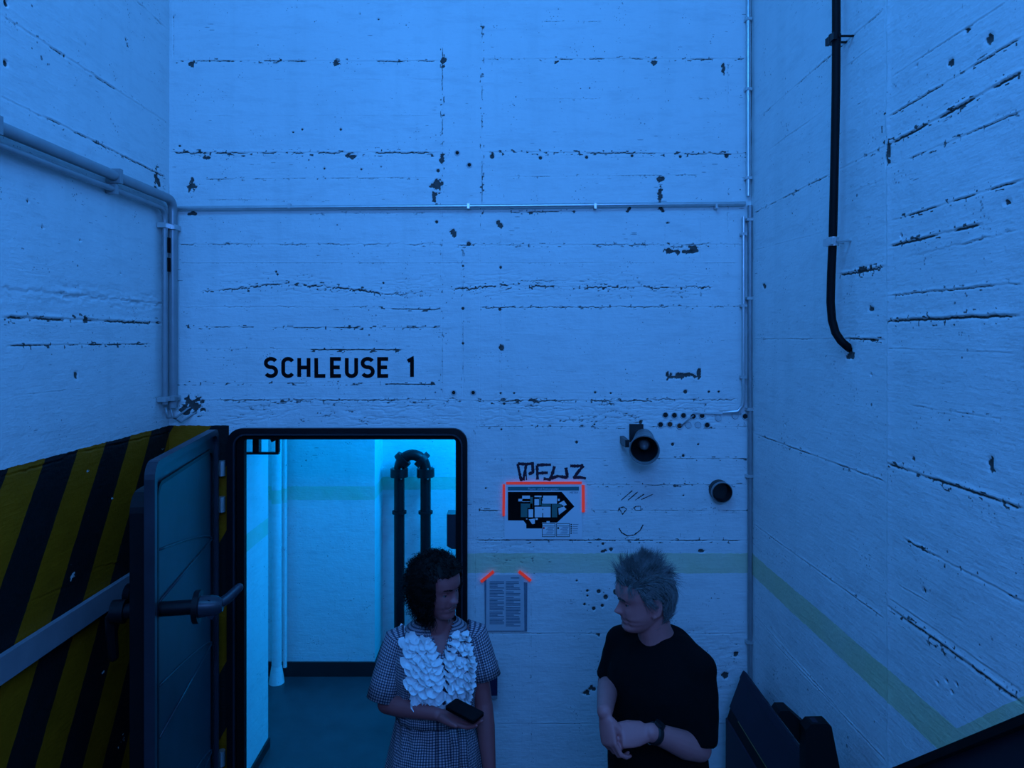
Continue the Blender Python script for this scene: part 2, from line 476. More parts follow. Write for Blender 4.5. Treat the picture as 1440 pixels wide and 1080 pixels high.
def wall_grid(name, rel, us, vs, mapf, m, cut=None, label=None, flip=False):
    U, V = np.meshgrid(us, vs, indexing='ij')
    d, wear = rel.disp(U.ravel(), V.ravel())
    co = mapf(U.ravel(), V.ravel(), d)
    nu, nv = len(us), len(vs)
    I = np.arange(nu*nv).reshape(nu, nv)
    q = np.stack([I[:-1,:-1], I[1:,:-1], I[1:,1:], I[:-1,1:]], -1).reshape(-1, 4)
    if flip: q = q[:, ::-1]
    if cut is not None:
        uc = ((us[:-1]+us[1:])/2)[:, None] + 0*vs[None, :-1]
        vc = ((vs[:-1]+vs[1:])/2)[None, :] + 0*us[:-1, None]
        keep = ~((uc > cut[0]) & (uc < cut[1]) & (vc > cut[2]) & (vc < cut[3])).ravel()
        q = q[keep]
    me = bpy.data.meshes.new(name)
    me.vertices.add(nu*nv); me.vertices.foreach_set('co', co.astype(np.float32).ravel())
    me.loops.add(q.size); me.loops.foreach_set('vertex_index', q.astype(np.int32).ravel())
    me.polygons.add(len(q)); me.polygons.foreach_set('loop_start', np.arange(0, q.size, 4, dtype=np.int32))
    me.update(calc_edges=True)
    at = me.attributes.new('wear', 'FLOAT', 'POINT'); at.data.foreach_set('value', wear.astype(np.float32))
    me.materials.append(M[m]); me.shade_smooth()
    o = bpy.data.objects.new(name, me); COL.objects.link(o)
    props(o, label, None, None, 'structure')
    return o

# --- wall with the door
rb = Relief(11)
def hs(y0, x0, x1, depth=3, w=3, jag=1.5, wear=.5, gap=.35, y1=None, step=0):
    rb.seam((BX(x0), BZ(y0)), (BX(x1), BZ(y1 if y1 is not None else y0)), depth, w, jag, wear, gap, step)
def vs_(x, y0, y1, depth=2, w=2.2, jag=.8, wear=.4, gap=.45, x1=None):
    rb.seam((BX(x), BZ(y1)), (BX(x1 if x1 is not None else x), BZ(y0)), depth, w, jag, wear, gap)
hs(86, 243, 622, 4, 3, 1.2, .75, .30); hs(83, 678, 1056, 4, 3, 1.4, .7, .35)
hs(112, 330, 622, 1.2, 2, .6, .35, .5); hs(110, 690, 800, 1.2, 2, 2, .3, .5, 105)
hs(30, 758, 848, 2, 2, .8, .6, .3, 31); hs(31, 880, 915, 1.5, 2, .8, .5, .4)
hs(163, 275, 615, 1.4, 2, .6, .35, .5); hs(139, 735, 1000, 1.8, 2, 1.4, .5, .35)
hs(192, 680, 735, 1.2, 2, 1, .4, .4, 188)
hs(215, 240, 622, 5, 3.4, 2.4, .85, .22); hs(214, 678, 1056, 4.5, 3.2, 2, .85, .25, 217)
hs(222, 690, 1000, 1.2, 1.6, .5, .25, .5)
hs(252, 280, 605, 2.2, 2.2, .9, .65, .35, 250); hs(249, 700, 985, 2.2, 2.2, .9, .6, .35, 246)
hs(281, 285, 470, 2, 2, 1, .55, .4, 282); hs(282, 470, 560, 1.5, 2, 2, .4, .4, 271)
hs(301, 430, 618, 2, 2, .7, .6, .35, 299); hs(299, 715, 815, 3, 2.6, 1, .85, .15, 297); hs(297, 815, 930, 1.5, 2, .8, .4, .45)
hs(344, 245, 625, 4, 2.8, 3.0, .6, .3); hs(345, 640, 1050, 4, 2.8, 3.2, .7, .28, 344)
hs(370, 250, 1056, 2, 1.5, .3, .5, .25)
hs(412, 282, 400, 5, 3.5, 5, .85, .25, 399); hs(399, 395, 470, 5, 4, 5, .95, .15, 403); hs(403, 465, 540, 5, 4, 5, .95, .15, 414); hs(414, 535, 622, 4, 3, 4, .7, .3, 412)
hs(408, 632, 700, 5, 3.5, 5, .9, .2, 402); hs(401, 700, 860, 5, 3.5, 5.5, .9, .2, 405); hs(405, 850, 1010, 4.5, 3.2, 5, .8, .28, 404)
hs(395, 720, 880, 3, 3, 4, .6, .4)
hs(432, 245, 520, 3, 2.5, 2.5, .5, .4); hs(433, 500, 622, 3, 2.6, 1, .85, .15, 436); hs(433, 672, 1050, 3.4, 2.6, 2.4, .7, .28, 431)
hs(460, 250, 360, 2.4, 2.4, .8, .8, .4); hs(461, 380, 622, 3, 2.6, 1.2, .85, .35)
hs(476, 415, 510, 1.5, 2, 1, .5, .45)
hs(491, 250, 430, 1.8, 2, .8, .6, .45); hs(492, 430, 568, 3.5, 2.8, .9, .95, .1)
hs(507, 280, 340, 1.5, 2, 1, .5, .4)
hs(523, 680, 735, 1.2, 1.6, .8, .5, .3, 516); hs(516, 735, 850, 1.2, 1.6, .8, .5, .35, 528)
hs(539, 245, 545, 2.4, 2.2, .7, .8, .5); hs(540, 540, 615, 3.5, 2.8, .9, .95, .08, 541)
hs(552, 680, 1010, 1.4, 1.8, .6, .4, .5)
hs(563, 280, 622, 3.6, 3, 1.8, .75, .3); hs(564, 665, 920, 3.8, 3, 1.8, .8, .3); hs(562, 912, 1040, 3.4, 3, 4, .7, .3)
hs(572, 300, 622, 2.4, 2.4, 5, .5, .45); hs(575, 670, 1020, 2.2, 2.4, 5, .5, .45)
hs(586, 330, 640, 2, 2.2, 5, .45, .45); hs(588, 670, 900, 2, 2.2, 5, .45, .45)
hs(600, 667, 1056, 2.2, 2, .6, .7, .35); hs(645, 667, 850, 1.6, 1.8, .5, .4, .45); hs(645, 905, 1056, 2.6, 2.2, .5, .8, .2)
hs(682, 822, 1056, 2.8, 2.4, 1.2, .75, .3); hs(718, 670, 706, 3, 3, 1, .9, .1); hs(718, 825, 1056, 2.4, 2.2, .8, .6, .3)
hs(760, 668, 1056, 3.6, 3, 1.4, .75, .28); hs(891, 672, 1056, 3.0, 2.6, .8, .5, .4); hs(1018, 700, 1056, 2.4, 2.4, .8, .3, .5)
hs(960, 720, 850, 1, 1.6, 3, .3, .5)
vs_(622, 60, 255, 3.2, 2.4, 1.2, .75, .35); vs_(622, 255, 560, 2.2, 2.0, .8, .6, .45)
vs_(678, 0, 330, 3.2, 2.4, .8, .75, .32); vs_(675, 330, 600, 1.4, 1.8, .6, .4, .5)
vs_(651, 345, 560, 2, 2, .8, .6, .45); vs_(650, 0, 300, .8, 1.6, .5, .25, .55)
vs_(704, 285, 600, 1.6, 1.6, .4, .5, .4); vs_(707, 600, 900, 1.4, 1.6, .4, .5, .45)
vs_(668, 600, 1080, 1.6, 1.8, .6, .55, .45); vs_(747, 830, 1080, 1.4, 1.8, .6, .55, .5); vs_(756, 860, 1080, 1.2, 1.8, .6, .45, .5); vs_(733, 900, 1080, 1.2, 1.8, .5, .4, .5)
vs_(268, 20, 212, 1.6, 1.8, .5, .4, .45); vs_(275, 0, 150, 1.2, 1.6, .4, .35, .5); vs_(292, 0, 60, 1, 1.6, .4, .35, .5)
vs_(935, 0, 170, 1.2, 1.5, .3, .4, .45); vs_(935, 280, 530, 1.2, 1.6, .5, .4, .5); vs_(985, 245, 535, 1.4, 1.8, .5, .45, .5); vs_(1024, 60, 395, 1.6, 1.6, .4, .5, .4)
vs_(846, 0, 60, 1, 1.6, .4, .4, .5); vs_(244, 0, 86, 2.5, 2.6, .8, .5, .4)
rb.rough += [(BX(250), BZ(602), BX(660), BZ(555), 3.2, .6), (BX(665), BZ(600), BX(1040), BZ(556), 3.2, .6),
             (BX(300), BZ(425), BX(620), BZ(380), 2.4, .5), (BX(640), BZ(425), BX(1000), BZ(380), 2.4, .5),
             (BX(668), BZ(800), BX(790), BZ(762), 2.5, .55), (BX(930), BZ(985), BX(1052), BZ(880), 2.5, .5), (BX(245), BZ(232), BX(620), BZ(205), 1.8, .4)]
for (x, y, rx, ry) in [(270, 263, 8, 15), (614, 262, 9, 10), (612, 280, 5, 10), (928, 250, 7, 6), (928, 268, 4, 20), (929, 293, 6, 5),
                       (940, 353, 7, 6), (960, 354, 16, 4), (976, 350, 9, 7), (962, 528, 25, 6), (939, 526, 4, 8), (983, 525, 4, 9),
                       (272, 570, 18, 15), (262, 576, 10, 8), (638, 327, 5, 7), (703, 315, 6, 5), (705, 488, 6, 5), (884, 294, 4, 5), (939, 313, 3, 2),
                       (848, 775, 6, 3), (858, 772, 4, 3), (985, 775, 5, 2), (832, 968, 6, 7), (826, 975, 6, 4), (1020, 950, 6, 5), (1035, 920, 5, 4),
                       (845, 892, 8, 3), (1017, 96, 3, 8), (470, 88, 12, 5), (623, 88, 5, 9), (781, 88, 5, 4), (920, 88, 5, 4), (252, 205, 3, 2), (270, 90, 5, 5),
                       (622, 222, 4, 8), (290, 222, 5, 4), (495, 220, 8, 4), (270, 300, 8, 3)]:
    rb.chips.append((BX(x), BZ(y), rx*.9*D/F, ry*.9*D/F, int(x*7+y) % 97))
for (x, y, r) in [(692, 220, 3.4), (760, 222, 2.6), (825, 221, 2.4), (889, 219, 2.2), (957, 220, 2.2), (1022, 219, 3.2), (659, 343, 3.2), (651, 374, 1.6), (704, 376, 2), (651, 434, 2.2), (703, 435, 2.2),
                  (651, 483, 1.8), (616, 240, 2.6), (614, 312, 2.4), (704, 553, 1.5), (723, 553, 1.5), (837, 552, 1.8), (859, 553, 1.5), (964, 551, 3), (997, 551, 1.7), (1011, 551, 1.7),
                  (901, 594, 2.6), (811, 622, 2.2), (946, 625, 2.4), (961, 641, 2.2), (982, 625, 1.6), (709, 568, 2), (836, 597, 1.4), (705, 604, 1.5), (683, 687, 1.3), (961, 697, 1.2),
                  (826, 831, 2), (826, 838, 1.6), (842, 832, 3), (852, 840, 3.6), (822, 850, 2), (847, 852, 2.4), (835, 856, 2.8), (811, 817, 1.4), (848, 765, 2), (506, 19, 1), (532, 27, 1.2), (571, 35, 1),
                  (425, 182, 1.6), (479, 182, 1.8), (456, 237, 1.4), (508, 238, 1.4), (412, 186, 1.2), (388, 382, 1.6), (390, 386, 1.6), (539, 398, 1.6)]:
    rb.holes.append((BX(x), BZ(y), r*D/F))
OPX0, OPX1, OPZ = BX(330), BX(650), BZ(610)
us = rb.lines(XL, XR, XL, XR, .0072, 0)
zs = rb.lines(0, CEIL, .45, 4.25, .0056, 1)
us = np.unique(np.concatenate([us, [OPX0, OPX1]])); zs = np.unique(np.concatenate([zs, [OPZ]]))
wall_back = wall_grid('wall_back', rb, us, zs, lambda u, v, d: np.stack([u, D - d, v], -1), 'wall_back', cut=(OPX0, OPX1, -1, OPZ))
def WB(px, py, out=0.0):
    """point on the wall with the door (its relief included), out metres in front of it"""
    u, v = BX(px), BZ(py)
    d, _ = rb.disp(np.array([u]), np.array([v]))
    return Vector((u, D - float(d[0]) - out, v))

# --- left wall
rl = Relief(23); rl.amp = .004
def ls(x0, y0, x1, y1, *a, **k): rl.seam(on_left(x0, y0), on_left(x1, y1), *a, **k)
ls(0, 21, 236, 174, 5, 4, 1.6, .6, .35); ls(0, 135, 60, 165, 4, 3, 1.2, .5, .4); ls(60, 163, 234, 250, 5, 3.4, 1.6, .7, .3); ls(190, 0, 239, 45, 4, 3, 1.6, .5, .35)
ls(0, 405, 228, 428, 7, 7, 6, .2, .55); ls(0, 446, 228, 455, 7, 5, 2, .8, .15); ls(10, 486, 215, 484, 4, 3, .8, .9, .15); ls(30, 556, 115, 546, 2, 2, 1, .5, .3)
ls(0, 672, 90, 646, 4, 4, 2, .0, .3); ls(95, 640, 250, 606, 4, 4, 2, .0, .3); ls(30, 852, 95, 824, 4, 4, 2, 0, .3); ls(130, 800, 170, 790, 3, 3, 2, 0, .3)
rl.rough += [(1.9, on_left(100, 425)[1]-.02, D, on_left(100, 395)[1], 5, .1)]
for (x, y, rx, ry) in [(8, 5, .012, .012), (8, 89, .012, .011), (222, 252, .03, .05), (180, 62, .012, .012), (121, 451, .02, .012), (108, 528, .012, .018)]:
    a, b = on_left(x, y); rl.chips.append((a, b, rx, ry, x))
for (x, y, r) in [(90, 79, .007), (8, 5, .012), (8, 89, .012), (178, 56, .008), (120, 63, .004), (60, 320, .005), (113, 338, .005), (40, 283, .006), (170, 385, .004)]:
    a, b = on_left(x, y); rl.holes.append((a, b, r))
us = rl.lines(-3.0, D, 1.95, D, .009, 0); zs = rl.lines(0, CEIL, 1.0, 4.3, .0065, 1)
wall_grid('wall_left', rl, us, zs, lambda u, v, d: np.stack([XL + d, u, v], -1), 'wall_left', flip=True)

# --- right wall
rr_ = Relief(37); rr_.amp = .004
def rs(x0, y0, x1, y1, *a, **k): rr_.seam(on_right(x1, y1), on_right(x0, y0), *a, **k)
rs(1062, 170, 1247, 10, 3, 2.4, 1, .6, .35); rs(1065, 222, 1180, 140, 2, 2, .8, .4, .4); rs(1060, 300, 1247, 205, 3, 2.4, 1, .7, .3); rs(1062, 352, 1165, 325, 2, 2, .8, .4, .4)
rs(1180, 388, 1245, 375, 5, 4, 3, .9, .1); rs(1195, 272, 1245, 252, 2, 2, .8, .5, .3); rs(1062, 477, 1245, 477, 2.6, 2.4, 1, .5, .3); rs(1190, 476, 1245, 478, 4, 3, 1, .8, .1)
rs(1250, 165, 1440, 50, 3.4, 2.6, 1, .75, .28); rs(1249, 205, 1440, 100, 5.5, 3.6, 1.3, .95, .12); rs(1275, 225, 1440, 155, 2.6, 2.4, .8, .7, .35)
rs(1251, 312, 1440, 252, 3.4, 2.6, 1, .85, .2); rs(1251, 347, 1382, 315, 5, 3.6, 1, .95, .08); rs(1275, 362, 1430, 325, 3, 2.6, 3, .6, .35)
rs(1250, 416, 1440, 398, 3.4, 2.6, 1.5, .7, .25); rs(1245, 452, 1440, 443, 6, 4, 1.4, .9, .1); rs(1250, 490, 1440, 497, 1.6, 2, .8, .3, .45)
rs(1255, 108, 1420, 0, 2, 2, 1, .5, .4); rs(1140, 130, 1247, 52, 1.6, 2, .8, .35, .45); rs(1060, 222, 1140, 170, 1.6, 2, .8, .4, .4)
rs(1061, 610, 1243, 677, 4, 3, 1.2, .7, .22); rs(1247, 652, 1440, 716, 6, 4, 1.4, .85, .12); rs(1061, 738, 1243, 870, 4, 3, 1.2, .6, .25); rs(1270, 758, 1440, 848, 4.5, 3.2, 1.6, .85, .2)
rs(1247, 852, 1440, 992, 7, 5, 1.4, .75, .1); rs(1251, 842, 1440, 975, 3, 3, 1, .3, .4); rs(1062, 866, 1181, 1000, 4, 3, 1.2, .5, .25); rs(1080, 895, 1245, 1070, 3.5, 3, 1, .5, .3); rs(1280, 570, 1410, 590, 2, 2, 1, .6, .4)
rs(1262, 822, 1360, 880, 2, 2, 1, .4, .4)
yv, _ = on_right(1247, 400)
rr_.seam((yv, 0), (yv, CEIL), 4, 4, 1.2, .35, .55, 4)
a, b = on_right(1250, 150); a2, b2 = on_right(1249, 232); rr_.seam((yv, b2), (yv, b), 6, 5, 2, .95, .25)
yv2, _ = on_right(1203, 600); rr_.seam((yv2, .5), (yv2, 2.4), 1.4, 2, .6, .2, .55)
for (x, y, rx, ry) in [(1390, 55, .016, .014), (1362, 42, .010, .008), (1336, 89, .016, .010), (1213, 380, .06, .012), (1225, 432, .022, .012), (1415, 285, .014, .012), (1284, 645, .008, .009), (1395, 652, .010, .018), (1300, 830, .006, .005), (1195, 495, .025, .022),
                       (1250, 215, .01, .05), (1075, 402, .02, .012), (1228, 478, .03, .006)]:
    a, b = on_right(x, y); rr_.chips.append((a, b, rx, ry, int(x) % 91))
for (x, y, r) in [(1268, 331, .006), (1290, 92, .004), (1105, 597, .006), (1225, 527, .005), (1344, 962, .006), (1330, 958, .006), (1337, 973, .006), (1318, 960, .005)]:
    a, b = on_right(x, y); rr_.holes.append((a, b, r))
us = rr_.lines(-3.0, D, 1.4, D, .0085, 0); zs = rr_.lines(0, CEIL, .7, 4.3, .0065, 1)
wall_grid('wall_right', rr_, us, zs, lambda u, v, d: np.stack([XR - d, u, v], -1), 'wall_right')

# --- rest of the shell
def struct(name, mb, m, smooth=None): 
    o = part(name, mb, m, None, smooth); o['kind'] = 'structure'; return o
struct('floor', MB().box((-2.4, -3.0, -.12), (2.4, 6.2, 0.0)), 'floor')
struct('ceiling', MB().box((XL-.1, -3.1, CEIL), (XR+.1, D+.1, CEIL+.15)), 'wall_plain')
struct('wall_rear', MB().box((XL-.1, -3.15, 0), (XR+.1, -3.0, CEIL)), 'wall_plain')
YT = 4.157; XJ = -1.420; XJR = -.10; ZL = 2.75
struct('wall_jamb_left', MB().box((-2.0, D+.02, 0), (XJ, YT, ZL)), 'wall_lock')
struct('wall_jamb_right', MB().box((XJR, D+.02, 0), (1.6, YT, ZL)), 'wall_lock')
struct('wall_lintel', MB().box((XJ, D+.02, 2.16), (XJR, YT, ZL)), 'wall_lock')
YF = 5.03; YF2 = 5.37; XRET = -.9327
struct('wall_lock_far', MB().box((-1.95, YF, 0), (XRET, YF2+.2, ZL)), 'wall_lock')
struct('wall_lock_recess', MB().box((XRET, YF2, 0), (1.6, YF2+.2, ZL)), 'wall_lock')
struct('wall_lock_left', MB().box((-2.0, YT, 0), (-1.72, YF, ZL)), 'wall_lock')
struct('wall_lock_right', MB().box((1.35, YT, 0), (1.6, YF2, ZL)), 'wall_lock')
struct('ceiling_lock', MB().box((-2.0, D+.02, ZL), (1.6, YF2+.2, ZL+.12)), 'wall_lock')
struct('baseboard_lock', MB().box((-1.72, YF-.015, 0), (XRET+.015, YF, .105)).box((XRET, YF, 0), (XRET+.015, YF2, .105)), 'trim_black')
struct('baseboard_recess', MB().box((XRET+.015, YF2-.015, 0), (1.35, YF2, .105)), 'trim_black')
struct('baseboard_jamb', MB().box((XJ, D+.1, 0), (XJ+.012, YT, .055)), 'trim_black')
# stair the photographer stands on
st = MB()
for i in range(5):
    y1 = 1.92 - .21*i
    st.box((-.55, -.3 if i == 4 else y1-.21, 0), (XR-.012, y1, .17*(i+1)))
struct('stair', st, 'step')

# ------------------------------------------------------------------ door frame (steel, rounded corners)
def rounded_arch(x0, x1, ztop, r, n=7, zb=0.0):
    pts = [(x0, zb)]
    for k in range(n+1):
        a = math.pi - (math.pi/2)*k/n
        pts.append((x0+r+r*math.cos(a), ztop-r+r*math.sin(a)))
    for k in range(n+1):
        a = math.pi/2 - (math.pi/2)*k/n
        pts.append((x1-r+r*math.cos(a), ztop-r+r*math.sin(a)))
    pts.append((x1, zb)); return pts
def arch_band(outer, inner, y0, y1):
    mb = MB(); n = len(outer)
    vs = []
    for y in (y0, y1):
        for p in outer: vs.append((p[0], y, p[1]))
        for p in inner: vs.append((p[0], y, p[1]))
    fs = []
    for i in range(n-1):
        fs += [(i, i+1, n+i+1, n+i), (2*n+i, 3*n+i, 3*n+i+1, 2*n+i+1), (i, 2*n+i, 2*n+i+1, i+1), (n+i, n+i+1, 3*n+i+1, 3*n+i)]
    return mb.add(vs, fs)
fx0, fx1, fz = BX(322), BX(657.5), BZ(601.5)
frame = thing('trim_1', 'black steel door frame with rounded corners round the lock doorway', None, ((fx0+fx1)/2, D, 0), kind='structure')
part('outer_flange', arch_band(rounded_arch(fx0, fx1, fz, .075), rounded_arch(BX(334), BX(649), BZ(611), .055), D-.030, D+.02), 'black_steel', frame, 40)
part('inner_flange', arch_band(rounded_arch(BX(329), BX(652), BZ(607), .065), rounded_arch(BX(344.5), BX(641), BZ(617.5), .012), D-.012, D+.022), 'black_matte', frame, 40)
part('seal_lip', arch_band(rounded_arch(BX(331.5), BX(651), BZ(609), .06), rounded_arch(BX(333.5), BX(649), BZ(611), .055), D-.038, D-.03), 'door_steel', frame, 40)
kp = MB().prism([(-.045, .09), (.02, .09), (.02, -.085), (-.02, -.085), (-.045, -.07)], (BX(641), D-.005, BZ(748)), (1,0,0), (0,0,1), (0,1,0), .09)
part('latch_keeper', kp, 'door_steel', frame, None)
# corner bracket in the head of the frame
bk = MB()
bk.box((BX(330), D+.10, BZ(644)), (BX(382), D+.125, BZ(641)))
bk.box((BX(378), D+.10, BZ(641)), (BX(383), D+.125, BZ(616)))
bk.box((BX(345), D+.10, BZ(642)), (BX(354), D+.14, BZ(616)))
bk.prism([(0, 0), (.012, -.028), (.04, -.015), (.045, 0)], (BX(368), D+.11, BZ(619)), (1,0,0), (0,0,1), (0,1,0), .02)
part('corner_bracket', bk, 'black_steel', frame, None)

# ------------------------------------------------------------------ steel blast door, standing open
hinge = Vector((-1.412, 3.37, 0)); free = Vector((-1.250, 2.425, 0))
da = (free - hinge).normalized(); dn = Vector((-da.y, da.x, 0))       # dn points to +X (the face we see)
if dn.x < 0: dn = -dn
Wd = (free - hinge).length; ZT = 2.045; ZB = .03
door = thing('door_1', 'open dark steel blast door leaf with lever lock beside the hazard stripes', None, hinge, kind='structure')
def dpt(s, z, n): return hinge + da*s + dn*n + Vector((0,0,z))
def rrect(x0, x1, z0, z1, r, n=5):
    pts = []
    for cx, cz, a0 in ((x1-r, z0+r, -90), (x1-r, z1-r, 0), (x0+r, z1-r, 90), (x0+r, z0+r, 180)):
        for k in range(n+1):
            a = math.radians(a0 + 90*k/n); pts.append((cx+r*math.cos(a), cz+r*math.sin(a)))
    return pts
leafp = rrect(0, Wd, ZB, ZT, .06)
part('leaf_plate', MB().prism(leafp, hinge, da, (0,0,1), dn, -.018), 'door_steel', door, None)
rim_o, rim_i = rrect(0, Wd, ZB, ZT, .06), rrect(.028, Wd-.028, ZB+.028, ZT-.028, .05)
rim = MB(); n = len(rim_o); vv = []
for nn in (0, .018):
    vv += [dpt(x, z, nn) for x, z in rim_o] + [dpt(x, z, nn) for x, z in rim_i]
ff = []
for i in range(n):
    j = (i+1) % n
    ff += [(2*n+i, 2*n+j, 3*n+j, 3*n+i), (i, j, 2*n+j, 2*n+i), (n+j, n+i, 3*n+i, 3*n+j)]
rim.add(vv, ff)
part('rim_flange', rim, 'door_steel', door, None)
rimin_o, rimin_i = rrect(.075, Wd-.06, ZB+.08, ZT-.085, .05), rrect(.09, Wd-.075, ZB+.095, ZT-.10, .045)
r2 = MB(); vv = []
for nn in (0, .010):
    vv += [dpt(x, z, nn) for x, z in rimin_o] + [dpt(x, z, nn) for x, z in rimin_i]
r2.add(vv, ff); part('seal_strip', r2, 'black_steel', door, None)
part('back_box', MB().prism(rrect(.06, Wd-.03, ZB+.12, ZT-.115, .07), dpt(0, 0, -.018), da, (0,0,1), dn, -.058), 'black_steel', door, None)
# thin raised lines across the leaf, arced and straight
for zr in (1.52, 1.017, .50):
    pts = [dpt(.07 + (Wd-.15)*k/10, zr + .19*(k/10)**.75, .003) for k in range(11)]
    part('raised_rib', MB().tube(pts, .0045, 6), 'door_steel', door, 180)
    part('raised_rib', MB().tube([dpt(.07, zr, .003), dpt(Wd-.10, zr-.006, .003)], .0045, 6), 'door_steel', door, 180)
# locking spindle through the leaf, with lever
sx, sz = Wd-.105, 1.485
lv = part('lever_lock', MB().tube([dpt(sx, sz, -.16), dpt(sx, sz, .205)], .027, 18), 'black_steel', door)
part('shaft_collar', MB().tube([dpt(sx, sz, .125), dpt(sx, sz, .145)], .060, 20), 'black_steel', lv)
part('shaft_end', MB().tube([dpt(sx, sz, .145), dpt(sx, sz, .20), dpt(sx, sz, .225)], [.040, .036, .022], 18).bar(dpt(sx, sz-.03, .17), dpt(sx, sz+.02, .20), .05, .05), 'door_steel', lv)
part('lever_rod', MB().tube([dpt(sx, sz, .20), dpt(sx-.02, sz+.015, .235), dpt(sx-.05, sz+.045, .272)], [.020, .019, .016], 14, round_ends=True), 'door_steel', lv)
oh = part('outer_handle', MB().tube([dpt(sx, sz, -.115), dpt(sx, sz, -.16)], .042, 16).tube([dpt(sx, sz, -.15), dpt(sx, sz-.02, -.165), dpt(sx-.02, sz-.17, -.165)], .02, 10, round_ends=True), 'black_steel', door)
for z in (1.80, 1.62, .35):
    part('hinge', MB().cyl(hinge + Vector((.012, .045, z)), hinge + Vector((.012, .045, z+.075)), .018), 'galv', door)

# pale guard board along the hazard wall
ya, za = on_left(0, 918.5); yb, _ = on_left(181, 815)
gb = thing('wall_guard_board', 'pale painted guard board running along the yellow and black hazard wall', 'board', (XL+.012, 1.6, 1.385))
part('board', MB().box((XL+.004, .4, 1.342), (XL+.026, yb, 1.434)), 'pale_board_shaded', gb, None)
part('bolt_plate', MB().tube([P(172, 835, yb-.06) , P(172, 835, yb-.06)+Vector((.05, 0, 0))], .045, 14), 'black_steel', gb)

# ------------------------------------------------------------------ pipes on the left wall and in the corner
def bend(a, c, b, r, n=7):
    a, c, b = Vector(a), Vector(c), Vector(b)
    d0 = (a-c).normalized(); d1 = (b-c).normalized()
    out = []
    for k in range(n+1):
        t = k/n
        p0 = c + d0*r; p1 = c + d1*r
        out.append(p0*(1-t)**2 + c*2*t*(1-t) + p1*t*t)
    return out
zc = BZ(292)
def left_pipe(name, label, x, yv, z, r, zend, m):
    t = thing(name, label, 'pipe', (x, yv, zend))
    pts = [(x, -2.9, z)] + bend((x, -2.9, z), (x, yv, z), (x, yv, zend), .06) + [(x, yv, zend)]
    part('tube', MB().tube(pts, r, 14), m, t, 60)
    for z_ in (3.04, 2.19):
        part('clamp', MB().box((XL+.004, yv-r-.012, z_-.012), (x+r+.002, yv+r+.012, z_+.012)), 'galv', t, None)
    for y_ in (2.9, 2.2, 1.4):
        part('clamp', MB().box((XL+.004, y_-.012, z-r-.008), (x+r+.003, y_+.012, z+r+.008)), m, t, None)
    return t
p1 = left_pipe('wall_pipe', 'thicker upper pipe along the left wall turning down in the corner', XL+.040, 3.405, 3.176, .022, BZ(572), 'painted_pipe')
p2 = left_pipe('wall_pipe', 'thinner lower pipe along the left wall turning down in the corner', XL+.030, 3.345, 3.122, .013, BZ(566), 'painted_pipe')
for k, (z0, h) in enumerate(((BZ(345), .10), (BZ(372), .09))):
    part('sticker', MB().box((XL+.043, 3.342, z0-h*.5), (XL+.0455, 3.372, z0+h*.25)), 'ink', p2, None)
for k in range(2):
    a = Vector((XL+.035, 3.34+.05*k, BZ(570)))
    e = WB(266+k*7, 574+k*8, .0)
    solo('thin_cable', MB().tube([a, a+Vector((.01, .0, -.05)), (a+e)/2+Vector((.0, -.012-.006*k, -.045-.012*k)), e+Vector((-.01, -.01, -.004)), e+Vector((.015, .005, .01))], .0055, 8),
         'painted_pipe', ('upper' if k == 0 else 'lower') + ' thin pale cable curving from the corner pipe into the hole beside it', 'cable', 'cables into the broken hole', smooth=180)

def conduit(label, pts, r, clips, m='galv', name='conduit'):
    t = thing(name, label, 'conduit', pts[-1])
    part('tube', MB().tube(pts, r, 12), m, t, 60)
    for c in clips:
        c = Vector(c)
        part('clip', MB().box((c.x-r-.006, c.y-r-.002, c.z-.007), (c.x+r+.006, D-.002, c.z+.007)), 'galv', t, None)
    return t
yc = D - .022
cz = BZ(290)
t = thing('conduit', 'long thin horizontal metal conduit crossing the wall above the door', 'conduit', (0, yc, cz))
xa, xb = BX(247), BX(1046)
part('tube', MB().tube([(xa, yc, BZ(294)), (0, yc, BZ(291)), (xb, yc, BZ(287.5))], .0105, 12), 'galv', t, 60)
for px in (409, 659, 836, 1005):
    part('clip', MB().box((BX(px)-.006, yc-.0125, BZ(291)-.014), (BX(px)+.006, D-.003, BZ(291)+.012)), 'galv', t, None)
conduit('short upright metal conduit in the right corner above the horizontal conduit', [(BX(1050), yc, 5.15), (BX(1050), yc, BZ(277))], .0105, [(BX(1050), yc, BZ(30)), (BX(1050), yc, BZ(128)), (BX(1050), yc, BZ(252))])
conduit('upright metal conduit ending in the row of cable glands in the right corner', [(BX(1043.5), yc, BZ(306)), (BX(1043.5), yc, BZ(560))] + [WB(1042, 570, .02), WB(1036, 578, .014), WB(1015, 580, .008)], .0085, [(BX(1043.5), yc, BZ(330)), (BX(1043.5), yc, BZ(430)), (BX(1043.5), yc, BZ(530))])
conduit('long dark upright pipe running down the right corner to the floor', [(BX(1052.5), yc, BZ(290)), (BX(1052.5), yc, BZ(560)), (BX(1052.5), yc, .02)], .0115, [(BX(1052), yc, BZ(310)), (BX(1052), yc, BZ(420)), (BX(1052), yc, BZ(575)), (BX(1052), yc, BZ(668)), (BX(1052), yc, BZ(900))], 'painted_pipe')

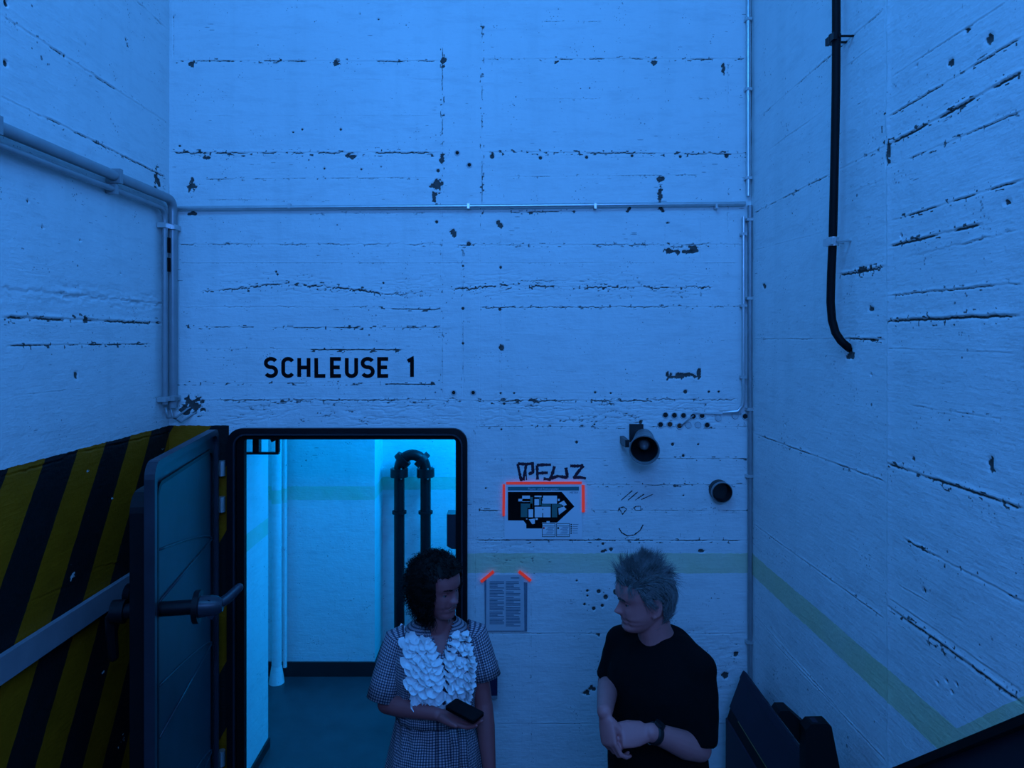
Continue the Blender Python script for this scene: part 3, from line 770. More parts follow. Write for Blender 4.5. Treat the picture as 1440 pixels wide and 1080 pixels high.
# black cable hanging on the right wall
XC = XR - .055
def rc(px, py, X=XC):
    Y = F*X/(px-VX); return Vector((X, Y, CAMZ-(py-VY)*Y/F))
top = rc(1176, 0)
pts = [Vector((top.x, top.y, CEIL-.01)), top, rc(1176, 60), rc(1175.5, 130), rc(1174, 210), rc(1172.5, 280), rc(1171, 340), rc(1169, 385), rc(1168, 425), rc(1170, 450, XC+.004), rc(1175, 468, XC+.012), rc(1183, 480, XC+.025), rc(1191, 487, XC+.04), rc(1197, 492, XR+.02)]
hc = thing('hanging_cable', 'thick black cable hanging down the right wall and entering a hole', 'cable', rc(1197, 492))
part('cable_sheath', MB().tube(pts, .0145, 16), 'cable', hc, 180)
for (py, m) in ((55, 'black_steel'), (340, 'zinc')):
    c = rc(1174 if py == 55 else 1171, py)
    cl = part('cable_clamp', MB().cyl(c-Vector((0,0,.016)), c+Vector((0,0,.016)), .021).box((c.x-.02, c.y-.032, c.z-.013), (c.x-.008, c.y+.032, c.z+.013)), m, hc, 40, 'bright metal clamp' if m == 'zinc' else None)
    part('bolt', MB().cyl((c.x-.0, c.y-.026, c.z), (XR+.005, c.y-.026, c.z), .0045, 8), m, cl)
    part('bolt', MB().cyl((c.x-.0, c.y+.026, c.z), (XR+.005, c.y+.026, c.z), .0045, 8), m, cl)

# ------------------------------------------------------------------ wall lettering and graffiti
def ribbon(pts, wd, seed=0, rough=0.0, out=.0012, step=.006):
    """flat paint stroke on the wall with the door, pts in metres (x, z)"""
    P2 = [Vector(p) for p in pts]
    dense = [P2[0]]
    for a, b in zip(P2[:-1], P2[1:]):
        k = max(1, int((b-a).length/step))
        for i in range(1, k+1): dense.append(a + (b-a)*i/k)
    L_, R_ = [], []
    for i, p in enumerate(dense):
        t0 = (p - dense[i-1]).normalized() if i else None
        t1 = (dense[i+1]-p).normalized() if i < len(dense)-1 else None
        tt = t1 if t0 is None else (t0 if t1 is None else (t0+t1))
        tt = tt.normalized(); nn = Vector((-tt.y, tt.x))
        mit = 1.0
        if t0 is not None and t1 is not None:
            c = nn.dot(Vector((-t0.y, t0.x))); mit = 1/max(.6, c)
        hw = wd/2*mit
        if rough: hw *= 1 + rough*(random.random()-.5)*2
        L_.append(p + nn*hw); R_.append(p - nn*hw)
    A = np.array([[p.x, p.y] for p in L_+R_])
    d, _ = rb.disp(A[:, 0].copy(), A[:, 1].copy())
    n = len(dense)
    v = [(A[i, 0], D - d[i] - out, A[i, 1]) for i in range(2*n)] + [(A[i, 0], D - d[i] + .002, A[i, 1]) for i in range(2*n)]
    f = []
    for i in range(n-1):
        f += [(i, i+1, n+i+1, n+i), (i, 2*n+i, 2*n+i+1, i+1), (n+i, n+i+1, 3*n+i+1, 3*n+i)]
    f += [(0, n, 3*n, 2*n), (n-1, 3*n-1, 4*n-1, 2*n-1)]
    return MB().add(v, f)
def arc(cx, cy, rx, ry, a0, a1, n=10):
    return [(cx+rx*math.cos(math.radians(a0+(a1-a0)*k/n)), cy+ry*math.sin(math.radians(a0+(a1-a0)*k/n))) for k in range(n+1)]
# glyphs in a 10 wide x 20 high cell (condensed road-sign letters)
GL = {
 'S': [arc(5, 15, 4.2, 4.2, 25, 180, 8) + arc(5, 14.5, 4.2, 4.2, 180, 262, 5)[1:] + arc(5, 5.6, 4.3, 4.8, 82, -90, 9)[0:] + arc(5, 5, 4.3, 4.2, -90, -155, 5)[1:]],
 'C': [arc(5, 14.6, 4, 4.6, 25, 180, 9) + arc(5, 5.4, 4, 4.6, 180, 335, 9)],
 'H': [[(1, 0), (1, 20)], [(9, 0), (9, 20)], [(1, 10), (9, 10)]],
 'L': [[(1, 20), (1, 1), (9, 1)]],
 'E': [[(9, 1), (1, 1), (1, 19), (9, 19)], [(1, 10.2), (8, 10.2)]],
 'U': [[(1, 20), (1, 5.2)] + arc(5, 5, 4, 4.2, 180, 360, 10) + [(9, 5.2), (9, 20)]],
 '1': [[(1.6, 16.6), (5.6, 19.4), (5.6, 0)]],
}
sg = thing('wall_lettering', 'black stencilled lettering SCHLEUSE 1 above the doorway', 'lettering', (BX(478), D-.004, BZ(532)))
hpx = 29.5; y_base = 531.5
cells = [('S', 372.5, 17), ('C', 396.5, 17), ('H', 419, 16.5), ('L', 443, 16), ('E', 465, 16), ('U', 486, 16.5), ('S', 508.5, 17), ('E', 531.5, 16), ('1', 571, 15)]
k = D/F
for ch, x, wpx in cells:
    mb = MB()
    for s_ in GL[ch]:
        pts = [((x + p[0]/10*wpx - VX)*k, CAMZ - (y_base - (p[1]*.9+1)/20*hpx - VY)*k) for p in s_]
        r_ = ribbon(pts, 5.3*k, step=.008)
        mb.add(r_.v, r_.f)
    part('letter', mb, 'ink', sg, None)

def pxr(pts, wpx, rough=0, out=.0012): return ribbon([(BX(a), BZ(b)) for a, b in pts], wpx*k, rough=rough, out=out, step=.004)
def zz(x, y): return (700 + x/8.307, 640 + y/8.307)    # reading off the close-up of the plan
gt = thing('graffiti_tag', 'dark violet marker graffiti letters above the evacuation plan', 'graffiti', (BX(773), D-.004, BZ(676)))
tag_strokes = [
  [[(232, 100), (250, 190), (272, 285), (300, 280), (322, 170), (330, 110)], [(235, 100), (330, 105), (405, 98), (412, 200), (360, 222)], [(330, 150), (335, 290)]],
  [[(458, 120), (465, 285)], [(455, 118), (540, 112), (622, 112)], [(462, 212), (585, 205)]],
  [[(535, 275), (610, 285), (640, 210), (662, 130)], [(612, 275), (700, 245), (815, 262)], [(815, 262), (805, 200), (795, 145)]],
  [[(845, 125), (920, 128), (1000, 120)], [(1000, 122), (935, 200), (885, 268)], [(880, 265), (960, 258), (1030, 272)]]]
for let in tag_strokes:
    mb = MB()
    for s_ in let:
        r_ = pxr([zz(*p) for p in s_], 4.0 if s_[0] != (330, 150) else 1.5, .25); mb.add(r_.v, r_.f)
    part('letter', mb, 'marker', gt, None)
def z5(x, y): return (660 + x/3.176, 560 + y/3.176)
sm = thing('graffiti_drawing', 'thin scribbled smiling face with ticked hair below the horn loudspeaker', 'graffiti', (BX(888), D-.004, BZ(755)))
mb = MB()
for s_ in ([(678, 455), (728, 412)], [(708, 455), (752, 418)], [(740, 455), (780, 428)], [(768, 452), (820, 428)]):
    r_ = pxr([z5(*p) for p in s_], 1.1, .5); mb.add(r_.v, r_.f)
part('hair_ticks', mb, 'pencil', sm, None)
for s_ in ([(668, 490), (690, 485), (702, 495), (684, 518), (668, 490), (664, 505)], [(732, 490), (745, 482), (764, 482), (766, 500), (742, 500), (734, 488)]):
    part('eye_scribble', pxr([z5(*p) for p in s_], 1.1, .5), 'pencil', sm, None)
part('mouth_line', pxr([z5(*p) for p in [(668, 580), (680, 600), (705, 614), (735, 610), (762, 590), (776, 564)]], 1.4, .4), 'pencil', sm, None)

# ------------------------------------------------------------------ evacuation plan, notice sheet, tape
YP = D - .0075
def flat(poly, y, m, parent, name, th=.0006):
    mb = MB(); n = len(poly)
    a = [(BX(x), y, BZ(z)) for x, z in poly]; b = [(p[0], y-th, p[2]) for p in a]
    mb.add(a+b, [tuple(range(n)), tuple(range(n, 2*n))[::-1]] + [(i, n+i, n+(i+1) % n, (i+1) % n) for i in range(n)])
    return part(name, mb, m, parent, None)
def rect(x0, y0, x1, y1): return [(x0, y0), (x1, y0), (x1, y1), (x0, y1)]
def text(txt, px, py, hpx_, y, m, parent, align='LEFT', wmax=None):
    c = bpy.data.curves.new('print_text', 'FONT'); c.body = txt; c.size = 1; c.align_x = align
    o = bpy.data.objects.new('print_text', c); COL.objects.link(o)
    bpy.context.view_layer.update()
    me = bpy.data.meshes.new_from_object(o.evaluated_get(bpy.context.evaluated_depsgraph_get()))
    bpy.data.objects.remove(o); bpy.data.curves.remove(c)
    n = len(me.vertices); a = np.empty(n*3, np.float32); me.vertices.foreach_get('co', a); a = a.reshape(-1, 3)
    h = a[:, 1].max() - min(0, a[:, 1].min()); s = hpx_*k/h; sx = s
    if wmax: sx = min(s, wmax*k/(a[:, 0].max()-a[:, 0].min()))
    off = world_off(parent)
    b = np.stack([BX(px) + a[:, 0]*sx - off.x, np.full(n, y) - off.y, BZ(py) + a[:, 1]*s - off.z], -1)
    me.vertices.foreach_set('co', b.astype(np.float32).ravel()); me.update()
    me.materials.clear(); me.materials.append(M[m])
    o = bpy.data.objects.new('print_text', me); COL.objects.link(o); o.parent = parent; return o
pl = thing('evacuation_plan', 'printed evacuation plan with black pointed floor plan taped to the wall', 'poster', (BX(764), YP, BZ(757.5)))
flat(rect(709.5, 678.5, 818.5, 757.5), YP, 'paper', pl, 'sheet', .0012)
y1 = YP - .0014; y2 = YP - .0022; y3 = YP - .0030
flat([zz(*p) for p in rect(118, 365, 945, 408)], y1, 'teal', pl, 'title_bar')
text('Flucht- und Rettungsplan', *zz(530, 400), 3.9, y2-.0002, 'pale_print', pl, 'CENTER', 50)
text('METRY', *zz(838, 446), 3.0, y2, 'grey_print', pl, 'LEFT', 12)
flat([zz(*p) for p in [(118, 425), (745, 425), (893, 595), (690, 782), (515, 782), (515, 850), (332, 850), (332, 800), (298, 757), (118, 757)]], y1, 'ink', pl, 'floor_plan')
for q in [rect(240, 505, 375, 535), rect(285, 468, 375, 540), rect(428, 508, 480, 580), rect(428, 468, 510, 485), rect(528, 468, 690, 562), rect(430, 598, 615, 720), rect(358, 628, 412, 720),
          [(705, 615), (770, 595), (800, 625), (712, 692)], [(705, 560), (770, 525), (805, 575), (770, 590), (740, 570)], [(362, 745), (432, 735), (432, 795), (400, 800)], rect(700, 505, 722, 530), rect(568, 765, 605, 790), rect(440, 730, 466, 750), rect(515, 495, 530, 560), rect(330, 735, 345, 745)]:
    flat([zz(*p) for p in q], y2, 'paper', pl, 'plan_room')
for q in [rect(268, 560, 345, 718), rect(345, 560, 405, 610), rect(378, 485, 408, 610), rect(630, 568, 692, 720), rect(482, 488, 505, 580), rect(510, 566, 620, 592), rect(690, 568, 745, 602)]:
    flat([zz(*p) for p in q], y2-.0003, 'plan_green', pl, 'plan_corridor')
for q in [rect(512, 500, 522, 530), rect(520, 620, 528, 635), rect(518, 670, 528, 720), rect(415, 590, 428, 720)]:
    flat([zz(*p) for p in q], y3, 'ink', pl, 'plan_wall')
for (a, b) in ((515, 670), (682, 838)):
    flat([zz(*p) for p in rect(a, 790, b, 948)], y2-.0002, 'ink', pl, 'legend_box')
    flat([zz(*p) for p in rect(a+6, 796, b-6, 942)], y3-.0002, 'paper', pl, 'legend_field')
    flat([zz(*p) for p in rect(a+6, 818, b-6, 823)], y3-.0008, 'ink', pl, 'legend_rule')
    flat([zz(*p) for p in rect(a+6, 920, b-6, 924)], y3-.0008, 'ink', pl, 'legend_rule')
    flat([zz(*p) for p in rect(a+12, 834, a+30, 856)], y3-.0008, 'red_print' if a == 515 else 'ink', pl, 'legend_symbol')
    for kk in range(6):
        flat([zz(*p) for p in rect(a+70 - (kk % 3)*12, 832+kk*14, b-14-(kk*7) % 20, 837+kk*14)], y3-.0008, 'grey_print', pl, 'legend_line')
for kk in range(5):
    flat([zz(*p) for p in rect(848, 797+kk*25, 862, 812+kk*25)], y2, 'ink', pl, 'legend_symbol')
    flat([zz(*p) for p in rect(872, 800+kk*25, 940-(kk*9) % 14, 805+kk*25)], y2, 'grey_print', pl, 'legend_line')
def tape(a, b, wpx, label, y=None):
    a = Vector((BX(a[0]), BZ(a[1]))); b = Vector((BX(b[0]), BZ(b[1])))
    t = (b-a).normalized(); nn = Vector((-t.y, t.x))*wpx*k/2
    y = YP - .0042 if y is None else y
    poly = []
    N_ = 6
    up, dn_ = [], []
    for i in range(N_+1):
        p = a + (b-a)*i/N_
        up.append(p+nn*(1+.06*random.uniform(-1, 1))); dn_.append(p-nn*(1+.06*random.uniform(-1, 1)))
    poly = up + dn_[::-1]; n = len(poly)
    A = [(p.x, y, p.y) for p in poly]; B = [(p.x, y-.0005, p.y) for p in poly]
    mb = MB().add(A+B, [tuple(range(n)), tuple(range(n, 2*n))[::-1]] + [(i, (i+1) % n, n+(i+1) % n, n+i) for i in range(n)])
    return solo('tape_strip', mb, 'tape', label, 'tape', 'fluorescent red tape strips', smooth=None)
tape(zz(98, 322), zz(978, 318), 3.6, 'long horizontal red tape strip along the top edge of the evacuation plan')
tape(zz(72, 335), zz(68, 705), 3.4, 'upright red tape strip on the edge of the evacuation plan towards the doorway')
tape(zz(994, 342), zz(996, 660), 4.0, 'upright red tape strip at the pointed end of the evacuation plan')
def z8(x, y): return (660 + x/4.91, 780 + y/4.91)
nt_ = thing('notice_sheet', 'greyed two column notice sheet taped below the evacuation plan', 'paper', (BX(711), YP, BZ(886)))
flat([z8(*p) for p in [(118, 140), (375, 135), (380, 520), (115, 520)]], YP, 'paper_worn', nt_, 'sheet', .0012)
flat([z8(*p) for p in [(104, 150), (400, 190), (398, 526), (108, 526)]], YP+.004, 'grey_print', nt_, 'backing_board', .003)
random.seed(3)
for (xa_, xb_) in ((140, 240), (252, 352)):
    yy = 180
    while yy < 485:
        L_ = random.choice([1, 1, .95, .9, .55, 1])
        flat([z8(*p) for p in rect(xa_, yy, xa_+(xb_-xa_)*L_, yy+6)], YP-.0014, 'grey_print', nt_, 'text_line')
        yy += 10.5 if random.random() < .85 else 17
flat([z8(*p) for p in rect(285, 152, 345, 160)], YP-.0014, 'grey_print', nt_, 'text_line')
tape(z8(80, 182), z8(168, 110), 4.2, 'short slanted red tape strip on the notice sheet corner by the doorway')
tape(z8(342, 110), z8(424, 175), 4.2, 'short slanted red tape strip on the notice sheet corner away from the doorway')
# dark plate half hidden by the woman
dp = thing('wall_plate', 'small dark blue box with pale lower edge on the wall behind the woman', 'box', (BX(690), D-.03, BZ(977)))
part('box', MB().box((BX(676), D-.045, BZ(972)), (BX(699.5), D-.004, BZ(928))), 'plate', dp, None)
part('lower_edge', MB().box((BX(676), D-.048, BZ(976)), (BX(699.5), D-.004, BZ(972))), 'pale_board_shaded', dp, None)

# ------------------------------------------------------------------ horns
def horn(label, px, py, out, rpx, tilt, big, axx=0.0):
    c = P(px, py, D-out)
    r = rpx*(D-out)/F
    ax = Vector((axx, -1, tilt)).normalized()
    t = thing('horn_loudspeaker', label, 'loudspeaker', WB(px, py))
    if big:
        back = c - ax*.15
        part('horn_shell', MB().lathe([(0, .045), (.03, .055), (.08, r*.82), (.14, r*.99), (.150, r), (.150, r*.93), (.10, r*.72), (.05, r*.45), (.03, r*.2)], back, ax, 32), 'hornrim', t, 50)
        part('throat_lining', MB().lathe([(.148, r*.925), (.10, r*.71), (.052, r*.44), (.05, .002)], back, ax, 32, False), 'horn', t, 50)
        part('inner_cone', MB().lathe([(.05, r*.36), (.09, r*.30), (.105, r*.18), (.11, .002)], back, ax, 24), 'hornrim', t, 50)
        part('driver_housing', MB().lathe([(-.05, .03), (-.045, .047), (.0, .052), (.035, .052)], back, ax, 24), 'hornrim', t, 40)
        part('bracket', MB().box((c.x-r*1.12, c.y+.05, c.z+.005), (c.x-r*.85, D+.003, c.z+.04)).box((c.x-.035, D-.012, c.z+.01), (c.x+.035, D+.003, c.z+.10)), 'horn', t, None)
    else:
        back = c - ax*(out+.002)
        part('horn_shell', MB().lathe([(0, r*1.02), (out, r*1.0), (out+.004, r*.96), (out-.004, r*.88), (.015, r*.80), (.012, .002)], back, ax, 32), 'horn', t, 50)
        part('rim', MB().lathe([(out-.012, r*1.03), (out+.002, r*1.05), (out+.005, r*.97)], back, ax, 32, False), 'hornrim', t, 50)
    return t
horn('large dark horn loudspeaker beside the row of cable glands', 906, 633, .20, 21.5, -.17, True, -.20)
horn('small short dark tube horn on the wall near the right corner pipe', 1015.5, 692.5, .055, 14.2, -.05, False)

# cable glands in the wall (drilled sleeves)
def z7(x, y): return (880 + x/6.747, 560 + y/6.747)
gl = [(375, 160, 0), (460, 163, 0), (547, 165, 0), (640, 172, 0), (722, 165, 0), (328, 250, 0), (417, 248, 2), (508, 262, 2), (592, 252, 1), (682, 250, 1), (770, 255, 0), (875, 185, 1), (1035, 165, 1), (1130, 172, 0)]
for i, (x, y, kd) in enumerate(gl):
    a, b = z7(x, y); c = WB(a, b, 0)
    upper = i < 5 or i >= 11
    num = (i + 1 if i < 5 else i - 5) if upper else i - 4
    ordn = ['first', 'second', 'third', 'fourth', 'fifth', 'sixth', 'seventh', 'eighth'][num - 1]
    look = ['open dark', 'plastered over pale', 'rusty'][kd]
    t = thing('cable_gland', f"{look} cable sleeve, {ordn} of the {'upper' if upper else 'lower'} row counted from the horn end", 'cable gland', c, 'cable sleeves in the patched strip')
    part('collar', MB().lathe([(-.004, .0175), (.004, .0170), (.007, .0150), (.004, .0122)], c, (0, -1, 0), 16, False), 'gland', t, 60)
    part('core', MB().lathe([(-.01, .0125), (.0040, .0125), (.0046, .004)], c, (0, -1, 0), 14), ('hole', 'gland', 'rust')[kd], t, 60)
solo('broken_bar', MB().tube([WB(*z7(520, 262), .006), WB(*z7(600, 190), .012), WB(*z7(640, 165), .008)], .004, 8), 'painted_pipe', 'bent thin wire crossing the cable sleeves', 'wire', smooth=180)
part('patched_strip', MB().tube([WB(*z7(640, 140), .002), WB(*z7(900, 145), .006), WB(*z7(1090, 140), .006)], .006, 8), 'gland', wall_back, 180)
# anchor rings
for (x, y) in ((638, 552), (665.5, 552), (643, 215), (660, 232), (888, 1020)):
    c = WB(x, y, 0)
    t = part('anchor_socket', MB().lathe([(-.003, .0165), (.003, .015), (.004, .010), (-.004, .0085)], c, (0, -1, 0), 16, False), 'gland', wall_back, 60)
    part('socket_hole', MB().lathe([(-.012, .0088), (.0030, .0088), (.0034, .004)], c, (0, -1, 0), 12), 'hole', t, 60)

# ------------------------------------------------------------------ lock room pipes
yp = 5.22
def vpipe():
    sc = F/yp
    xa_, xb_ = P(561.5, 700, yp).x, P(598.5, 700, yp).x
    zc_ = P(0, 664, yp).z; r = .040
    t = thing('vent_pipe', 'black flanged pipe loop with U bend standing in the lock room', 'pipe', ((xa_+xb_)/2, yp, 0))
    for x, zb in ((xa_, 0.0), (xb_, 0.0)):
        part('riser', MB().cyl((x, yp, zb), (x, yp, zc_), r, 20), 'black_steel', t, 40)
        part('flange', MB().cyl((x, yp, zc_-.035), (x, yp, zc_+.028), .068, 22), 'black_steel', t, 40)
        part('flange', MB().cyl((x, yp, P(0, 722, yp).z), (x, yp, P(0, 718.5, yp).z), .055, 22), 'black_steel', t, 40)
        part('foot_flange', MB().cyl((x, yp, 0), (x, yp, .02), .075, 22), 'black_steel', t, 40)
    cx = (xa_+xb_)/2; R = (xb_-xa_)/2
    bendp = [(cx + R*math.cos(math.pi*(1-i/18)), yp, zc_ + .02 + R*1.12*math.sin(math.pi*i/18)) for i in range(19)]
    part('return_bend', MB().tube(bendp, .0415, 20), 'black_steel', t, 60)
    for a in (135, 45):
        d = Vector((math.cos(math.radians(a)), 0, math.sin(math.radians(a))))
        c = Vector((cx, yp, zc_+.02)) + d*R*1.05; tdir = Vector((-d.z, 0, d.x))
        part('flange', MB().cyl(c - tdir*.022, c + tdir*.022, .066, 22), 'black_steel', t, 40)
    for i in range(4):
        a = math.pi/2*i + .4
        for x in (xa_, xb_):
            part('flange_bolt', MB().cyl((x+.057*math.cos(a), yp+.057*math.sin(a), zc_-.045), (x+.057*math.cos(a), yp+.057*math.sin(a), zc_+.04), .006, 6), 'galv', t, None)
vpipe()
cpx = P(389, 900, 4.93)
t = thing('corner_pipe', 'pale painted upright pipe in the left corner of the lock room', 'pipe', (cpx.x, 4.93, 0))
part('tube', MB().cyl((cpx.x, 4.93, 0), (cpx.x, 4.93, ZL), .035, 20), 'wall_lock', t, 40)
part('side_tube', MB().cyl((cpx.x+.052, 4.955, .1), (cpx.x+.052, 4.955, ZL), .014, 12), 'wall_lock', t, 40)
part('foot_collar', MB().lathe([(0, .055), (.04, .05), (.12, .037)], (cpx.x, 4.93, 0), (0, 0, 1), 20), 'wall_lock', t, 40)

# ------------------------------------------------------------------ dark steel bench cabinet by the right wall
YC1 = 3.30
def ang(px, py, Y): p = P(px, py, Y); return (p.x, p.z)
A = ang(1047, 944, YC1); B = ang(1041, 953, YC1); C_ = ang(1027, 994, YC1); C2 = ang(1027, 999, YC1); Dd = ang(1020.5, 1010, YC1)
cb = thing('steel_cabinet', 'long dark violet steel cabinet with slanted lid along the right wall', 'cabinet', ((A[0]+Dd[0])/2, 2.7, 0))
Yn = 2.53
xback = XR - .025
def ext(poly, y0, y1, name, m): return part(name, MB().prism(poly, (0, y0, 0), (1,0,0), (0,0,1), (0,1,0), y1-y0), m, cb, None)
ext([(Dd[0], .0), (xback-.03, .0), (xback-.03, A[1]-.05), (C_[0]+.012, C2[1]-.01), (Dd[0], Dd[1])], Yn, YC1, 'body', 'cabinet')
ext([(C_[0]-.004, C_[1]), (B[0], B[1]), (B[0]+.006, B[1]-.004), (C_[0]+.01, C_[1]-.012)], Yn, YC1, 'slanted_lid', 'cabinet')
ext([(B[0]-.0005, B[1]-.003), (A[0]-.006, A[1]-.002), (A[0], A[1]), (A[0]+.014, A[1]-.012), (A[0]+.014, A[1]-.06), (B[0]+.006, B[1]-.03)], Yn, YC1+.008, 'top_ledge', 'cabinet')
ext([(C_[0]-.002, C_[1]-.004), (C_[0]+.012, C_[1]-.014), (C_[0]+.012, C2[1]-.03), (Dd[0]+.004, Dd[1])], Yn, YC1-.004, 'recessed_band', 'cabinet_black')  # black recessed band under the slanted lid
ext([(C_[0]-.0045, C_[1]-.0005), (C_[0]+.004, C_[1]-.001), (C_[0]+.004, C_[1]-.006), (C_[0]-.0045, C_[1]-.006)], Yn, YC1-.12, 'edge_strip', 'brass')
# two dark cases leaning between cabinet and wall
def case(label, Y0, Y1, pts, x_shift=0):
    poly = [ang(px, py, Y0) for px, py in pts]
    zb = min(z for _, z in poly)
    mb = MB().prism(poly, (0, Y0, 0), (1,0,0), (0,0,1), (0,1,0), Y1-Y0)
    t = thing('equipment_case', label, 'case', (poly[0][0], Y0, 0))
    part('shell', mb, 'cabinet_black', t, None)
    part('grip', MB().box((poly[2][0]+.01, Y0+.01, poly[2][1]-.004), (poly[2][0]+.03, Y1-.01, poly[2][1]+.001)), 'cabinet', t, None)
case('taller black case with chamfered corners standing upright between the cabinet and the right wall', 2.40, 2.450, [(1133, 1470), (1133, 1027), (1141, 1018.5), (1165, 1018), (1169.5, 1022), (1181, 1080), (1187, 1470)])
case('lower black case with sloping top between the cabinet and the taller case', 2.456, 2.516, [(1152, 1448), (1150, 1080), (1094, 1006), (1098, 1000), (1111, 1000), (1140, 1026), (1172, 1054), (1172, 1448)])

# handrail of the stair
def railpt(px, py, X): 
    Y = F*X/(px-VX); return Vector((X, Y, CAMZ-(py-VY)*Y/F))
ra, rb2 = railpt(1285, 1090, .80), railpt(1440, 1032, .80)
dv = (rb2-ra).normalized()
a0 = ra - dv*.55; b0 = rb2 + dv*.45
rt = thing('stair_handrail', 'dark flat handrail of the stair at the right', 'handrail', (.8, 1.7, 0))
part('rail', MB().bar(a0 - Vector((0,0,.028)), b0 - Vector((0,0,.028)), .05, .075), 'rail', rt, None)
part('rail_lip', MB().bar(a0 - Vector((.012,0,-.006)), b0 - Vector((.012,0,-.006)), .062, .012), 'black_matte', rt, None)
for f_, zb in ((.12, .0), (.92, .68)):
    p = a0 + (b0-a0)*f_
    part('post', MB().box((.785, p.y-.016, zb), (.815, p.y+.016, p.z-.05)), 'rail', rt, None)

# lamp the main light belongs to
lt = thing('ceiling_lamp', 'blue tube lamp fixed under the ceiling', 'lamp', (MAIN_POS[0], MAIN_POS[1], 5.0))
part('housing', MB().box((MAIN_POS[0]-.95, MAIN_POS[1]-.12, 5.06), (MAIN_POS[0]+.95, MAIN_POS[1]+.02, 5.19)), 'lamp_body', lt, None)
part('tube', MB().cyl((MAIN_POS[0]-.9, MAIN_POS[1]-.05, 5.03), (MAIN_POS[0]+.9, MAIN_POS[1]-.05, 5.03), .018, 12), 'tube', lt)
lt = thing('ceiling_lamp', 'blue tube lamp under the lock room ceiling', 'lamp', (.2, 4.62, 2.68))
part('housing', MB().box((-.25, 4.60, 2.69), (.65, 4.70, 2.748)), 'lamp_body', lt, None)
part('tube', MB().cyl((-.23, 4.65, 2.67), (.63, 4.65, 2.67), .014, 12), 'tube', lt)

# ================================================================== people
def remesh(mb, voxel, smooth=2):
    me = bpy.data.meshes.new('tmp'); me.from_pydata(mb.v, [], mb.f); me.update()
    o = bpy.data.objects.new('tmp', me); COL.objects.link(o)
    r = o.modifiers.new('r', 'REMESH'); r.mode = 'VOXEL'; r.voxel_size = voxel
    if smooth:
        s = o.modifiers.new('s', 'SMOOTH'); s.factor = .5; s.iterations = smooth
    bpy.context.view_layer.update()
    out = bpy.data.meshes.new_from_object(o.evaluated_get(bpy.context.evaluated_depsgraph_get()))
    bpy.data.objects.remove(o); bpy.data.meshes.remove(me)
    return out
def mesh_part(name, me, m, parent, label=None):
    off = world_off(parent)
    n = len(me.vertices); a = np.empty(n*3, np.float32); me.vertices.foreach_get('co', a)
    a = a.reshape(-1, 3) - np.array(off, np.float32); me.vertices.foreach_set('co', a.ravel()); me.update()
    me.materials.clear(); me.materials.append(M[m]); me.shade_smooth()
    o = bpy.data.objects.new(name, me); COL.objects.link(o); o.parent = parent
    if label: o['label'] = label
    return o

def interp(z, tab):
    t = np.array(tab); return np.interp(z, t[:, 0], t[:, 1])
def spl(z, tab):
    """smooth interpolation"""
    t = np.array(tab, float); xs, ys = t[:, 0], t[:, 1]
    m_ = np.gradient(ys, xs)
    i = np.clip(np.searchsorted(xs, z) - 1, 0, len(xs)-2)
    h = xs[i+1]-xs[i]; s = (z-xs[i])/h
    return (2*s**3-3*s**2+1)*ys[i] + (s**3-2*s**2+s)*h*m_[i] + (-2*s**3+3*s**2)*ys[i+1] + (s**3-s**2)*h*m_[i+1]

